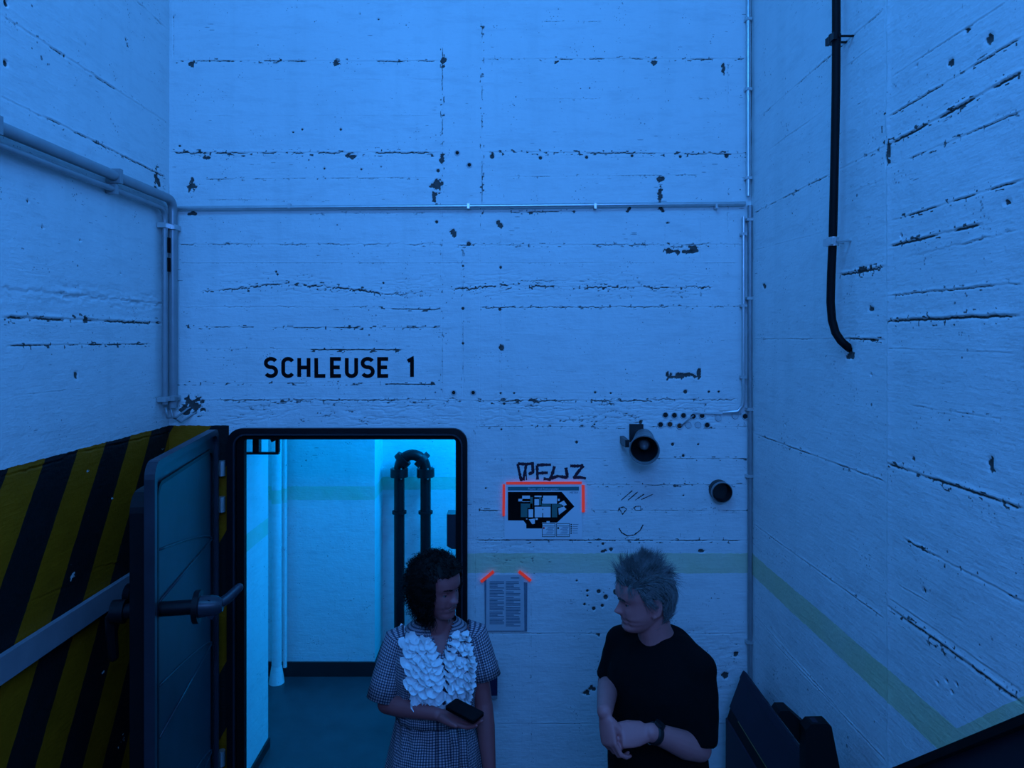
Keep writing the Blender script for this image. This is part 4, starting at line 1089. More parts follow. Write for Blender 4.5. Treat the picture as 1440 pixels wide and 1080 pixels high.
class Head:
    """local frame: x forward, y to the person's left, z up from the chin"""
    def __init__(s, H, frame, front, back, width, nose, sock=.009):
        s.H = H; s.frame = frame; s.front = front; s.back = back; s.width = width; s.nose = nose; s.sock = sock
    def surf(s, z, th):
        f = spl(z, s.front); b = spl(z, s.back); w_ = spl(z, s.width)
        cx = (f+b)/2; rx = (f-b)/2
        ct, st_ = np.cos(th), np.sin(th)
        e = 2/2.25
        x = cx + rx*np.sign(ct)*np.abs(ct)**e
        y = w_*np.sign(st_)*np.abs(st_)**e
        # face details act on the forward half
        fr = np.clip((x - cx)/np.maximum(rx, 1e-4), 0, 1)
        zt, zr, pr, wt = s.nose      # tip height, root height, protrusion, tip half width
        up = np.clip((zr - z)/(zr-zt), 0, 1); lo = np.clip((z-(zt-.012))/.012, 0, 1)
        prof = np.where(z >= zt, up**1.1, lo**.7)
        wn = np.where(z >= zt, .0065 + (wt-.0065)*up**2, wt)
        x = x + pr*prof*np.exp(-(y/wn)**2)*fr
        al = np.exp(-((np.abs(y)-.0135)/.0065)**2)*np.exp(-((z-zt-.002)/.008)**2); x = x + .009*al*fr
        ze = zr - .006
        for sg_ in (-1, 1):
            x = x - s.sock*np.exp(-((y-sg_*.031)/.016)**2 - ((z-ze)/.0105)**2)*fr
            x = x + .0035*np.exp(-((y-sg_*.031)/.020)**2 - ((z-ze-.019)/.007)**2)*fr
            x = x + .0045*np.exp(-((y-sg_*.045)/.016)**2 - ((z-ze+.030)/.016)**2)*fr
            x = x - .0035*np.exp(-((np.abs(y)-.030)/.008)**2 - ((z-.052)/.020)**2)*fr
        return np.stack([x, y, z + 0*x], -1)
    def world(s, p):
        o, fx, fy, fz = s.frame
        p = np.asarray(p)
        return np.array(o) + p[..., :1]*np.array(fx) + p[..., 1:2]*np.array(fy) + p[..., 2:3]*np.array(fz)
    def mesh(s, mb, nz=70, nt=96):
        zs_ = np.concatenate([np.linspace(.0005, s.H*.97, nz), s.H*(.97 + .0295*np.linspace(.2, 1, 8))])
        rings = []
        for z in zs_:
            th = np.linspace(-math.pi, math.pi, nt, endpoint=False)
            rings.append([Vector(q) for q in s.world(s.surf(np.full(nt, z), th))])
        mb.rings(rings, True)
    def ear(s, mb, sgn, zc, x0=-.012):
        o, fx, fy, fz = [Vector(v) for v in s.frame]
        w_ = float(spl(np.array([zc]), s.width)[0])
        c = o + fx*x0 + fy*(sgn*(w_+.004)) + fz*zc
        tilt = (fz*1.0 - fx*.22).normalized(); side = (fy*sgn*.55 - fx*.83).normalized(); nrm = tilt.cross(side).normalized()
        # rim
        pts = []; rad = []
        for k in range(13):
            a = math.radians(-105 + 285*k/12)
            pts.append(c + tilt*(.029*math.sin(a)+.003) + side*(.0165*math.cos(a)*.9 + .008)); rad.append(.0050 - .0012*abs(k-6)/6)
        mb.tube(pts, rad, 8, round_ends=True)
        mb.sphere(c + side*.006, (.024, .014, .0045), 12, 8, (tilt, side, nrm))
        mb.sphere(c - tilt*.026 + side*.003, (.010, .008, .0055), 10, 6, (tilt, side, nrm))

def head_frame(pos, yaw_dir, pitch=0.0, roll=0.0):
    f = Vector((yaw_dir[0], yaw_dir[1], 0)).normalized(); z = Vector((0,0,1)); l = z.cross(f)
    R_ = Matrix.Rotation(pitch, 3, l); f = R_ @ f; z = R_ @ z
    R_ = Matrix.Rotation(roll, 3, f); z = R_ @ z; l = R_ @ l
    return (tuple(pos), tuple(f), tuple(l), tuple(z))

def hand(mb, wrist, d, palm, side, sc=1.0, curls=None, spread=.06, thumb=None):
    """wrist point; d: wrist to knuckles; palm: normal out of the palm; side: +1 when the thumb lies along palm x d"""
    d = Vector(d).normalized(); palm = Vector(palm); palm = (palm - d*palm.dot(d)).normalized()
    t = d.cross(palm) * side
    w_ = Vector(wrist); L_ = .092*sc
    pr = []
    for s_, a, b in ((-.012, .026, .019), (.012, .030, .019), (.035, .037, .0165), (.062, .040, .0145), (.088, .039, .012), (.098, .034, .008)):
        c = w_ + d*s_*sc
        pr.append([c + t*(a*sc*math.cos(2*math.pi*k/16)) + palm*(b*sc*math.sin(2*math.pi*k/16)) for k in range(16)])
    mb.rings(pr, True)
    curls = curls or [(.35, .5, .3)]*4
    lens = [(.043, .026, .020), (.047, .030, .021), (.043, .028, .021), (.034, .021, .019)]
    offs = [.029, .010, -.0095, -.0285]
    tips = []
    for i in range(4):
        p = w_ + d*(L_ - .004*abs(i-1)*sc) + t*offs[i]*sc
        dd = (d + t*spread*(1.4-i)).normalized()
        axis = dd.cross(palm).normalized()
        pts = [p - dd*.018*sc, p]; rad = [.0098*sc, .0096*sc]
        for seg in range(3):
            R_ = Matrix.Rotation(curls[i][seg], 3, axis)
            dd = R_ @ dd
            p = p + dd*lens[i][seg]*sc
            pts.append(p); rad.append((.0090, .0080, .0066)[seg]*sc*(1 if i < 3 else .88))
        mb.tube(pts, rad, 10, round_ends=True); tips.append(p)
    th = thumb or dict(out=.75, fwd=.75, palm=.35, bend=.35)
    b0_ = w_ + d*.022*sc + t*.022*sc + palm*.004*sc
    dd = (t*th['out'] + d*th['fwd'] + palm*th['palm']).normalized()
    p1_ = b0_ + dd*.042*sc
    ax = dd.cross((d*.8 - t*.6).normalized())
    ax = ax.normalized() if ax.length > 1e-3 else palm
    d2 = Matrix.Rotation(th['bend'], 3, ax) @ dd
    p2_ = p1_ + d2*.032*sc
    d3 = Matrix.Rotation(th['bend']*.8, 3, ax) @ d2
    p3_ = p2_ + d3*.024*sc
    mb.tube([b0_, p1_, p2_, p3_], [.0165*sc, .0125*sc, .0102*sc, .0078*sc], 10, round_ends=True)
    return tips

def limb(mb, pts, rad, n=18): mb.tube(pts, rad, n, round_ends=True)
def body_rings(mb, base, f, rows, n=36, exp_=2.3):
    """rows: (z, forward shift, half width, half depth front, half depth back); base xy centre, f forward"""
    f = Vector((f[0], f[1], 0)).normalized(); l = Vector((-f.y, f.x, 0))
    rings = []
    for (z, sh, w_, df, db) in rows:
        ring = []
        for k in range(n):
            a = 2*math.pi*k/n; ca, sa = math.cos(a), math.sin(a)
            e = 2/exp_
            q = math.copysign(abs(ca)**e, ca)*(df if ca > 0 else db); r_ = math.copysign(abs(sa)**e, sa)*w_
            ring.append(Vector((base[0], base[1], 0)) + f*(q+sh) + l*r_ + Vector((0,0,z)))
        rings.append(ring)
    mb.rings(rings, True)
def strands(roots, mb, r0=.0014, n=3):
    for pts in roots:
        m_ = len(pts)
        mb.tube(pts, [r0*(1 - .85*i/(m_-1)) for i in range(m_)], n, cap=False)
def foot(mb, ankle, f, L_=.26, w_=.047):
    f = Vector((f[0], f[1], 0)).normalized(); l = Vector((-f.y, f.x, 0)); a = Vector((ankle[0], ankle[1], 0))
    rings = []
    for s_, h, ww in ((-.075, .03, .02), (-.06, .075, .034), (0, .095, .038), (.06, .075, .042), (.12, .05, w_), (.165, .035, .038), (.185, .018, .02)):
        c = a + f*s_*L_/.26
        rings.append([c + l*(ww*math.cos(2*math.pi*k/14)) + Vector((0,0, .002 + h/2 + h/2*math.sin(2*math.pi*k/14))) for k in range(14)])
    mb.rings(rings, True)

# ------------------------------------------------------------------ man
def build_man():
    fm = Vector((-.72, -.70, 0)).normalized(); lm = Vector((-fm.y, fm.x, 0))
    c = Vector((.552, 2.40, 0))
    man = thing('person', 'grey haired person in black t-shirt standing with hands together, looking towards the doorway', 'person', (c.x, c.y, 0))
    hf = head_frame((.503, 2.385, 1.474), (-.985, -.16), math.radians(6), math.radians(-2))
    H = .226
    hd = Head(H, hf,
        [(0, .050), (.006, .070), (.016, .081), (.026, .081), (.036, .077), (.046, .083), (.053, .0795), (.061, .086), (.074, .083), (.09, .083), (.105, .083), (.118, .084), (.133, .0905), (.150, .0905), (.172, .083), (.195, .064), (.212, .036), (.222, .010), (.226, -.008)],
        [(0, .0), (.012, -.022), (.03, -.045), (.06, -.072), (.09, -.092), (.12, -.102), (.15, -.104), (.178, -.094), (.200, -.072), (.215, -.043), (.223, -.02), (.226, -.010)],
        [(0, .022), (.008, .036), (.02, .048), (.04, .059), (.06, .066), (.09, .071), (.12, .0745), (.15, .077), (.175, .073), (.197, .060), (.213, .040), (.222, .018), (.226, .003)],
        (.079, .118, .026, .0135))
    body = MB()
    hd.mesh(body)
    hd.ear(body, 1, .099); hd.ear(body, -1, .099)
    o, fx, fy, fz = [Vector(v) for v in hf]
    # neck
    nb = c + fm*(-.005) + Vector((0,0,1.40))
    body.tube([nb, nb + (o+fz*.05-fx*.02-nb)*.5, o + fz*.06 - fx*.022], [(.072, .070), (.060, .062), (.058, .058)], 24)
    # jowl
    body.sphere(o + fz*.022 + fx*.035, (.045, .045, .022), 16, 10, (fx, fy, fz))
    # torso under the shirt
    body_rings(body, c, fm, [(.80, 0, .165, .11, .11), (.95, 0, .17, .115, .12), (1.06, 0, .16, .115, .11), (1.2, .005, .165, .12, .11), (1.32, 0, .15, .10, .10), (1.37, -.01, .12, .075, .085), (1.41, -.012, .085, .06, .07), (1.44, -.01, .06, .05, .05)])
    shL = c + lm*.150 + Vector((0,0,1.370)) - fm*.01; shR = c - lm*.150 + Vector((0,0,1.370)) + fm*.01
    elL = Vector((.650, 2.245, 1.140)); wrL = Vector((.470, 2.145, 1.250))
    elR = Vector((.392, 2.50, 1.225)); wrR = Vector((.328, 2.165, 1.303))
    limb(body, [shL, (shL+elL)/2, elL], [.042, .042, .040])
    limb(body, [elL, elL + (wrL-elL)*.3 + Vector((0,0,-.004)), elL+(wrL-elL)*.7, wrL], [.041, .0430, .034, .0275])
    limb(body, [shR, (shR+elR)/2, elR], [.042, .042, .040])
    limb(body, [elR, elR + (wrR-elR)*.3, elR+(wrR-elR)*.7, wrR], [.036, .0370, .030, .0245])
    # left hand: back of the hand to the viewer, fingers pointing to the other hand
    dL = Vector((-.93, -.20, .02)).normalized()
    hand(body, wrL + dL*.010, dL, (-.15, .80, -.60), -1, .94,
         [(.65, .95, .50), (.85, 1.15, .6), (.95, 1.25, .65), (1.0, 1.3, .7)], .03, dict(out=.30, fwd=.95, palm=.45, bend=.30))
    # right hand hanging down towards it, thumb and index closing a loop
    dR = Vector((.10, -.40, -.90)).normalized()
    hand(body, wrR + dR*.008, dR, (.75, .55, -.15), 1, .88,
         [(.45, .70, .45), (.60, .80, .5), (.7, .85, .55), (.75, .9, .6)], .04, dict(out=.45, fwd=.85, palm=.65, bend=.15))
    # legs and feet
    for s_ in (-1, 1):
        hip = c + lm*(.095*s_) + Vector((0,0,.86)); kn = c + lm*(.105*s_) + fm*.02 + Vector((0,0,.47)); an = c + lm*(.11*s_) - fm*.02 + Vector((0,0,.07))
        limb(body, [hip, (hip+kn)/2, kn, kn*.6+an*.4, an], [.085, .072, .055, .056, .038])
        foot(body, an, fm)
    me = remesh(body, .0036, 2)
    mesh_part('body', me, 'skin_m', man)
    # t-shirt: loose, with elbow length sleeves
    sh = MB()
    body_rings(sh, c, fm, [(.90, .0, .180, .140, .130), (1.0, .0, .178, .142, .130), (1.10, .005, .176, .142, .128), (1.2, .01, .178, .142, .128), (1.29, .005, .184, .138, .132), (1.35, -.004, .180, .124, .126), (1.395, -.010, .156, .102, .114), (1.425, -.013, .122, .086, .100), (1.447, -.014, .092, .074, .087), (1.458, -.014, .078, .068, .077)], 40, 2.4)
    sh.tube([shL - lm*.06 + Vector((0,0,.012)), shL + Vector((0,0,.006)), shL+(elL-shL)*.3 + lm*.004, shL+(elL-shL)*.6 + lm*.004, shL + (elL-shL)*.93], [.060, .060, .061, .059, .058], 26, flat=(0,0,1))
    sh.tube([shR + lm*.06 + Vector((0,0,.012)), shR + Vector((0,0,.006)), shR+(elR-shR)*.3 - lm*.004, shR+(elR-shR)*.6, shR+(elR-shR)*.90], [.060, .058, .056, .054, .054], 26, flat=(0,0,1))
    sh.sphere(shL + Vector((0,0,.004)), .062); sh.sphere(shR + Vector((0,0,.004)), .060)
    for q_ in (shL, shR): limb(sh, [c + Vector((0,0,1.385)) - fm*.02, (c + Vector((0,0,1.385)) - fm*.02)*.45 + (q_+Vector((0,0,.016)))*.55 + Vector((0,0,.008)), q_ + Vector((0,0,.006))], [.072, .070, .060])
    ms = remesh(sh, .007, 9)
    n_ = len(ms.vertices); co = np.empty(n_*3, np.float32); no = np.empty(n_*3, np.float32)
    ms.vertices.foreach_get('co', co); ms.vertices.foreach_get('normal', no); co = co.reshape(-1, 3); no = no.reshape(-1, 3)
    u = co[:, 0]*8 - co[:, 1]*8; v_ = co[:, 2]*7 + co[:, 0]*5
    fold = (fbm(u, v_, 5, 3)-.5)*.012*np.clip((1.44-co[:, 2])/.1, 0, 1)
    ms.vertices.foreach_set('co', (co + no*fold[:, None]).astype(np.float32).ravel()); ms.update()
    tee = mesh_part('t_shirt', ms, 'shirt', man, 'plain black loose t-shirt')
    col_c = c + Vector((0,0,1.438)) - fm*.010
    ring = [col_c + fm*(.066*math.cos(a)) + lm*(.076*math.sin(a)) + Vector((0,0,-.014*math.cos(a))) for a in np.linspace(0, 2*math.pi, 33)]
    part('collar', MB().tube(ring, .006, 8, cap=False), 'shirt', tee, 180)
    tr = MB()
    body_rings(tr, c, fm, [(.78, 0, .185, .125, .135), (.88, 0, .190, .13, .14), (.97, 0, .184, .128, .13)], 32)
    for s_ in (-1, 1):
        tr.tube([c + lm*(.095*s_) + Vector((0,0,.84)), c + lm*(.105*s_) + fm*.02 + Vector((0,0,.47)), c + lm*(.11*s_) - fm*.02 + Vector((0,0,.06))], [.105, .078, .070], 20)
    mesh_part('trousers', remesh(tr, .012, 3), 'trouser', man)
    for s_ in (-1, 1):
        fo = MB(); an = c + lm*(.11*s_) - fm*.02; foot(fo, an, fm, .29, .052)
        part('shoe', fo, 'shoe', man, 180)
    # watch on the left wrist
    wd = (wrL-elL).normalized(); wc = elL + (wrL-elL)*.93
    wt = part('wrist_watch', MB().tube([wc - wd*.011, wc - wd*.009, wc + wd*.009, wc + wd*.011], [.030, .0325, .0325, .030], 24), 'watch', man, 60, 'black wrist watch')
    up_ = (Vector((0,-.25,1)) - wd*Vector((0,-.25,1)).dot(wd)).normalized()
    part('watch_case', MB().cyl(wc + up_*.028, wc + up_*.039, .017, 20), 'watch', wt)
    part('buckle', MB().cyl(wc - up_*.031, wc - up_*.035, .008, 10), 'zinc', wt)
    # hair
    def mask(p):     # local x, z -> hair grows here
        x, y, z = p
        xs_ = [-.12, -.055, -.050, -.032, -.028, .010, .022, .040, .060, .10]
        zs_ = [.018, .018, .050, .120, .132, .134, .118, .168, .176, .180]
        line = np.interp(x, xs_, zs_)
        return z > line
    capm = MB(); nz, nt = 46, 72
    zs_ = np.linspace(.018, H*.9985, nz); th = np.linspace(-math.pi, math.pi, nt, endpoint=False)
    grid = np.stack([hd.surf(np.full(nt, z), th) for z in zs_])
    ctr = np.array([-.008, 0, .12])
    nrm = grid - ctr; nrm /= np.linalg.norm(nrm, axis=-1, keepdims=True)
    hm = np.array([[mask(grid[i, j]) for j in range(nt)] for i in range(nz)])
    capw = hd.world(grid + nrm*.006)
    for i in range(nz): capm.v += [tuple(q) for q in capw[i]]
    for i in range(nz-1):
        for j in range(nt):
            j2 = (j+1) % nt
            if hm[i, j] and hm[i, j2] and hm[i+1, j] and hm[i+1, j2]: capm.f.append((i*nt+j, i*nt+j2, (i+1)*nt+j2, (i+1)*nt+j))
    capm.f.append(tuple((nz-1)*nt + j for j in range(nt)))
    hair = part('hair', capm, 'hair_gap_shade', man, 180, 'grey tousled short hair')
    rr = np.random.default_rng(3)
    lst = []
    while len(lst) < 5600:
        z = rr.uniform(.018, H*.998); z = H*.998 - (H*.998-.018)*rr.random()**1.3 if rr.random() < .5 else z
        t_ = rr.uniform(-math.pi, math.pi)
        p = hd.surf(np.array([z]), np.array([t_]))[0]
        if not mask(p): continue
        n_ = p - ctr; n_ /= np.linalg.norm(n_)
        x = p[0]; top = np.clip((p[2]-.165)/.05, 0, 1)
        frontness = np.clip((x-.0)/.08, 0, 1)
        side_dir = np.array([-.75, 0, -.60]) if x > -.06 else np.array([-.25, 0, -1.0])
        top_dir = np.array([.60*frontness - .50*(1-frontness), 0, .55*frontness+.25])
        flow = top_dir*top + side_dir*(1-top)
        cell = np.floor(p*62).astype(int); tr_ = np.random.default_rng(abs(int(cell[0]*7919 + cell[1]*104729 + cell[2]*1299709)) % (2**31))
        flow = flow + tr_.normal(0, .42, 3) + rr.normal(0, .13, 3)
        L_ = (.050 if top > .4 else .052) * (.55 + .8*tr_.random()) * rr.uniform(.7, 1.15) * (1.25 if x < -.05 else 1.0)
        pts = [p + n_*.004]; q = p + n_*.005; dcur = n_*(.55*top + .10) + flow*.75
        for k_ in range(5):
            dcur = dcur/np.linalg.norm(dcur)
            q = q + dcur*L_/5; pts.append(q.copy())
            rel = q - ctr; nn_ = rel/np.linalg.norm(rel)
            dcur = dcur + flow*.18 + (nn_ - n_)*.0
            if top < .35:
                dcur = dcur - nn_*(dcur.dot(nn_) - .07)      # lie along the skull
        lst.append([Vector(v) for v in hd.world(np.array(pts))])
    hs_ = MB(); strands(lst, hs_, .0011)
    part('hair_strands', hs_, 'hair_grey', hair, 180, kind='stuff')
    # brows, eyes, lips
    for sg_ in (-1, 1):
        eye_l = np.array([hd.surf(np.array([.112]), np.array([0.0]))[0]])
        xs = hd.surf(np.full(200, .112), np.linspace(-1.3, 1.3, 200)); i = np.argmin(abs(xs[:, 1]-sg_*.031))
        ec = Vector(hd.world(np.array([[xs[i, 0]-.0085, sg_*.031, .1115]]))[0])
        e = part('eye', MB().sphere(ec, .0118, 16, 10), 'eye', man, 180)
        part('iris', MB().sphere(ec + fx*.0070 - fz*.0022, .0060, 12, 8), 'iris', e, 180)
        # upper lid
        lid = [ec + fx*(.0105*math.cos(a)) + fy*(.0125*math.sin(a)) + fz*.0042 for a in np.linspace(-1.1, 1.1, 9)]
        part('eyelid', MB().tube(lid, .0034, 8, round_ends=True), 'skin_m', man, 180)
        br = []
        for k_ in range(60):
            yy = sg_*rr.uniform(.014, .046); zz_ = .131 + .004*math.sin((abs(yy)-.014)/.032*math.pi) + rr.uniform(-.002, .002)
            xs = hd.surf(np.full(160, zz_), np.linspace(-1.3, 1.3, 160)); i = np.argmin(abs(xs[:, 1]-yy)); p = xs[i]
            br.append([Vector(v) for v in hd.world(np.array([p, p + [.004, sg_*.004, .001], p+[.004, sg_*.010, -.001]]))])
        bm_ = MB(); strands(br, bm_, .0011); part('eyebrow', bm_, 'brow', man, 180)
    return man

# ------------------------------------------------------------------ woman
def loft_cloth(rows, n, keep=None, open_seam=True):
    """rows: list of rings given as functions of angle; returns mesh data with UV in metres"""
    pass
def uv_tube(pts, rad, ref, n=40, wob=0.0, seed=0):
    pts = [Vector(p) for p in pts]; u0 = None; V_, UV = [], []; L_ = 0
    mean = sum((r[0]+r[1])/2 if isinstance(r, tuple) else r for r in rad)/len(rad)
    for i, p in enumerate(pts):
        t = (pts[min(i+1, len(pts)-1)]-pts[max(i-1, 0)]).normalized()
        if i: L_ += (p-pts[i-1]).length
        ref_ = Vector(ref) if u0 is None else u0
        u0 = (ref_ - t*ref_.dot(t)).normalized(); v0 = t.cross(u0)
        ra, rb_ = rad[i] if isinstance(rad[i], tuple) else (rad[i], rad[i])
        for k_ in range(n+1):
            a = 2*math.pi*k_/n
            w_ = 1 + wob*math.sin(3*a+seed+i*.7)*(i/len(pts))
            V_.append(p + u0*(ra*w_*math.cos(a)) + v0*(rb_*w_*math.sin(a))); UV.append((a*mean, L_))
    F_ = [(i*(n+1)+k_, i*(n+1)+k_+1, (i+1)*(n+1)+k_+1, (i+1)*(n+1)+k_) for i in range(len(pts)-1) for k_ in range(n)]
    return V_, F_, UV
def uv_part(name, V_, F_, UV, m, parent, label=None):
    off = world_off(parent)
    me = bpy.data.meshes.new(name); me.from_pydata([tuple(v-off) for v in V_], [], F_); me.update()
    lay = me.uv_layers.new(name='UVMap')
    vi = np.empty(len(me.loops), np.int32); me.loops.foreach_get('vertex_index', vi)
    lay.data.foreach_set('uv', np.array(UV, np.float32)[vi].ravel())
    me.materials.append(M[m]); me.shade_smooth()
    o = bpy.data.objects.new(name, me); COL.objects.link(o); o.parent = parent
    sol = o.modifiers.new('thickness', 'SOLIDIFY'); sol.thickness = .0016; sol.offset = -1
    if label: o['label'] = label
    return o

def build_woman():
    fw = Vector((.12, -.99, 0)).normalized(); lw = Vector((-fw.y, fw.x, 0))     # lw: her left = image right
    c = Vector((-.243, 2.56, 0))
    wo = thing('person', 'dark curly haired person in a checked dress with white ruffles holding a phone', 'person', (c.x, c.y, 0))
    hf = head_frame((-.236, 2.528, 1.462), (.80, -.60), math.radians(3), math.radians(2))
    H = .215
    hd = Head(H, hf,
        [(0, .046), (.006, .064), (.015, .073), (.024, .073), (.034, .070), (.043, .077), (.050, .073), (.058, .0795), (.070, .0765), (.085, .077), (.100, .077), (.112, .078), (.126, .083), (.145, .084), (.166, .077), (.187, .058), (.202, .032), (.211, .008), (.215, -.008)],
        [(0, .0), (.012, -.02), (.03, -.042), (.06, -.068), (.09, -.087), (.12, -.096), (.145, -.098), (.17, -.088), (.192, -.066), (.205, -.04), (.212, -.018), (.215, -.010)],
        [(0, .018), (.008, .031), (.02, .042), (.04, .053), (.06, .060), (.09, .066), (.115, .0695), (.143, .0715), (.168, .068), (.188, .056), (.203, .037), (.211, .017), (.215, .003)],
        (.074, .110, .023, .0115), .008)
    body = MB(); hd.mesh(body)
    o, fx, fy, fz = [Vector(v) for v in hf]
    nb = c + Vector((0,0,1.36)) - fw*.005
    body.tube([nb, nb + (o+fz*.05-fx*.02-nb)*.5, o + fz*.06 - fx*.02], [(.058, .056), (.047, .048), (.047, .047)], 24)
    body_rings(body, c, fw, [(.78, 0, .170, .105, .115), (.92, 0, .172, .105, .12), (1.05, 0, .132, .095, .095), (1.14, .003, .135, .10, .095), (1.24, .01, .145, .118, .098), (1.31, .0, .140, .104, .10), (1.36, -.004, .128, .084, .088), (1.395, -.010, .095, .064, .070), (1.425, -.012, .055, .050, .052)])
    shR = c - lw*.140 + Vector((0,0,1.368)); shL = c + lw*.140 + Vector((0,0,1.374))
    elR = Vector((-.420, 2.50, 1.150)); wrR = Vector((-.222, 2.375, 1.180))
    elL = Vector((-.066, 2.545, 1.125)); wrL = Vector((-.040, 2.47, .895))
    limb(body, [shR, (shR+elR)/2, elR], [.038, .036, .033]); limb(body, [elR, elR*.7+wrR*.3, elR*.3+wrR*.7, wrR], [.034, .0350, .027, .0215])
    limb(body, [shL, (shL+elL)/2, elL], [.038, .036, .033]); limb(body, [elL, elL*.7+wrL*.3, elL*.3+wrL*.7, wrL], [.034, .0345, .027, .0215])
    dR = (Vector((-.125, 2.335, 1.176)) - wrR).normalized()
    hand(body, wrR + dR*.008, dR, (.10, -.10, 1.0), 1, .90, [(.10, .25, .2), (.12, .3, .2), (.16, .35, .25), (.2, .4, .3)], .05, dict(out=.65, fwd=.9, palm=.25, bend=.12))
    dL = Vector((.06, -.12, -1)).normalized()
    hand(body, wrL + dL*.008, dL, (-.9, -.1, 0), 1, .90, [(.25, .35, .2)]*4, .03)
    for s_ in (-1, 1):
        hip = c + lw*(.09*s_) + Vector((0,0,.84)); kn = c + lw*(.085*s_) + fw*.015 + Vector((0,0,.45)); an = c + lw*(.08*s_) - fw*.015 + Vector((0,0,.065))
        limb(body, [hip, (hip+kn)/2, kn, kn*.65+an*.35, an], [.082, .068, .050, .050, .032]); foot(body, an, fw, .235, .041)
    mesh_part('body', remesh(body, .0036, 2), 'skin_w', wo)
    # dress
    rows = [(.46, .0, .285, .215, .225), (.60, .0, .262, .195, .205), (.75, .0, .208, .155, .168), (.88, .0, .188, .138, .150), (.98, .0, .171, .126, .133), (1.06, .0, .151, .116, .116), (1.105, .0, .146, .112, .110), (1.15, .003, .149, .117, .112), (1.20, .007, .155, .128, .114), (1.25, .01, .160, .134, .116), (1.31, .004, .162, .120, .116), (1.355, -.003, .156, .098, .107), (1.388, -.008, .132, .080, .094), (1.412, -.011, .104, .068, .081), (1.432, -.012, .076, .058, .066)]
    zt = np.array([r[0] for r in rows])
    zs_ = np.concatenate([np.linspace(.46, 1.0, 20), np.linspace(1.01, 1.432, 66)])
    n = 120; V_, UV = [], []
    def dress_pt(z, a, extra=0.0):
        sh, w_, df, db = [float(np.interp(z, zt, [r[i] for r in rows])) for i in range(1, 5)]
        ca, sa = math.cos(a), math.sin(a); e = 2/2.3
        fold = 0
        if z < 1.0: fold = (1.0-z)*.055*math.sin(a*11+.8*math.sin(a*3)) + (1.0-z)*.02*math.sin(a*23)
        elif z < 1.2: fold = .003*math.sin(a*17+z*40)
        q = math.copysign(abs(ca)**e, ca)*((df if ca > 0 else db)+extra+fold*.7); r_ = math.copysign(abs(sa)**e, sa)*(w_+extra+fold)
        return c + fw*(q+sh) + lw*r_ + Vector((0,0,z)), q, r_
    lat = []
    for i, z in enumerate(zs_):
        for k_ in range(n+1):
            a = 2*math.pi*k_/n
            p, q, r_ = dress_pt(z, a)
            V_.append(p); UV.append((a*.165, z)); lat.append((q, r_, z))
    F_ = []
    for i in range(len(zs_)-1):
        for k_ in range(n):
            ids = (i*(n+1)+k_, i*(n+1)+k_+1, (i+1)*(n+1)+k_+1, (i+1)*(n+1)+k_)
            q, r_, z = [sum(lat[j][m_] for j in ids)/4 for m_ in range(3)]
            if q > 0 and z > 1.345 and abs(r_-.014) < .004 + (z-1.345)*.52: continue
            F_.append(ids)
    dress = uv_part('dress', V_, F_, UV, 'plaid', wo, 'finely checked short sleeved dress')
    # sleeves
    a1 = shR + lw*.025 + Vector((0,0,.004)); e1 = shR + (elR-shR)*.80
    out_ = (-lw*.9 + Vector((0,0,-.1)))
    s1 = [a1, shR - lw*.004, shR+(elR-shR)*.35 - lw*.012, shR+(elR-shR)*.62 - lw*.016, shR + (elR-shR)*.92 - lw*.020]
    uv_part('sleeve', *uv_tube(s1, [.048, .050, .052, .055, .057], fw, 44, .03, 1), 'plaid', dress)
    s2 = [shL - lw*.025 + Vector((0,0,.004)), shL + lw*.004, shL+(elL-shL)*.25 + lw*.012, shL+(elL-shL)*.45 + lw*.018, shL + (elL-shL)*.62 + lw*.022]
    uv_part('sleeve', *uv_tube(s2, [.048, .050, .052, .054, .057], fw, 44, .03, 2), 'plaid', dress)
    # white ruffles in two bands
    def petal(seed):
        r_ = random.Random(seed); nu, nv = 9, 5; vs, fs = [], []
        W_ = .052*r_.uniform(.85, 1.2); Hh = .030*r_.uniform(.85, 1.2)
        for j in range(nv):
            t_ = j/(nv-1)
            for i in range(nu):
                s_ = i/(nu-1)*2-1
                a = s_*1.25
                rad = .010 + Hh*t_
                x = math.sin(a)*(W_*.5)*(.45+.55*t_); z = -math.cos(a)*rad*(.95) + .012
                y = .002 + .015*t_**1.4 + .0055*t_*math.sin(s_*6+seed) + .0030*math.sin(s_*12+seed*2)*t_
                vs.append((x, y, z))
        for j in range(nv-1):
            for i in range(nu-1): fs.append((j*nu+i, j*nu+i+1, (j+1)*nu+i+1, (j+1)*nu+i))
        me = bpy.data.meshes.new('ruffle'); me.from_pydata(vs, [], fs); me.update(); me.materials.append(M['ruffle']); me.shade_smooth(); return me
    meshes = [petal(k_) for k_ in range(6)]
    rr = random.Random(5)
    off = world_off(dress)
    def place(z, r_lat, tilt):
        # find angle with that lateral offset on the front
        best = min((abs(dress_pt(z, a)[2]-r_lat), a) for a in np.linspace(-1.45, 1.45, 140))
        a = best[1]
        p, q, r_ = dress_pt(z, a, .002); p2, _, _ = dress_pt(z, a+.03); pz, _, _ = dress_pt(z+.01, a)
        tx = (p2-p).normalized(); tz = (pz-p).normalized(); nn = tx.cross(tz).normalized()
        if nn.dot(fw) < 0: nn = -nn
        tx = tz.cross(nn); tx.normalize()
        R_ = Matrix((tx, nn, tz)).transposed()
        R_ = R_ @ Matrix.Rotation(tilt, 3, 'Y') @ Matrix.Rotation(rr.uniform(-.25, .15), 3, 'X')
        ob = bpy.data.objects.new('ruffle', rr.choice(meshes)); COL.objects.link(ob); ob.parent = dress
        ob.matrix_local = Matrix.Translation(p - off) @ R_.to_4x4()
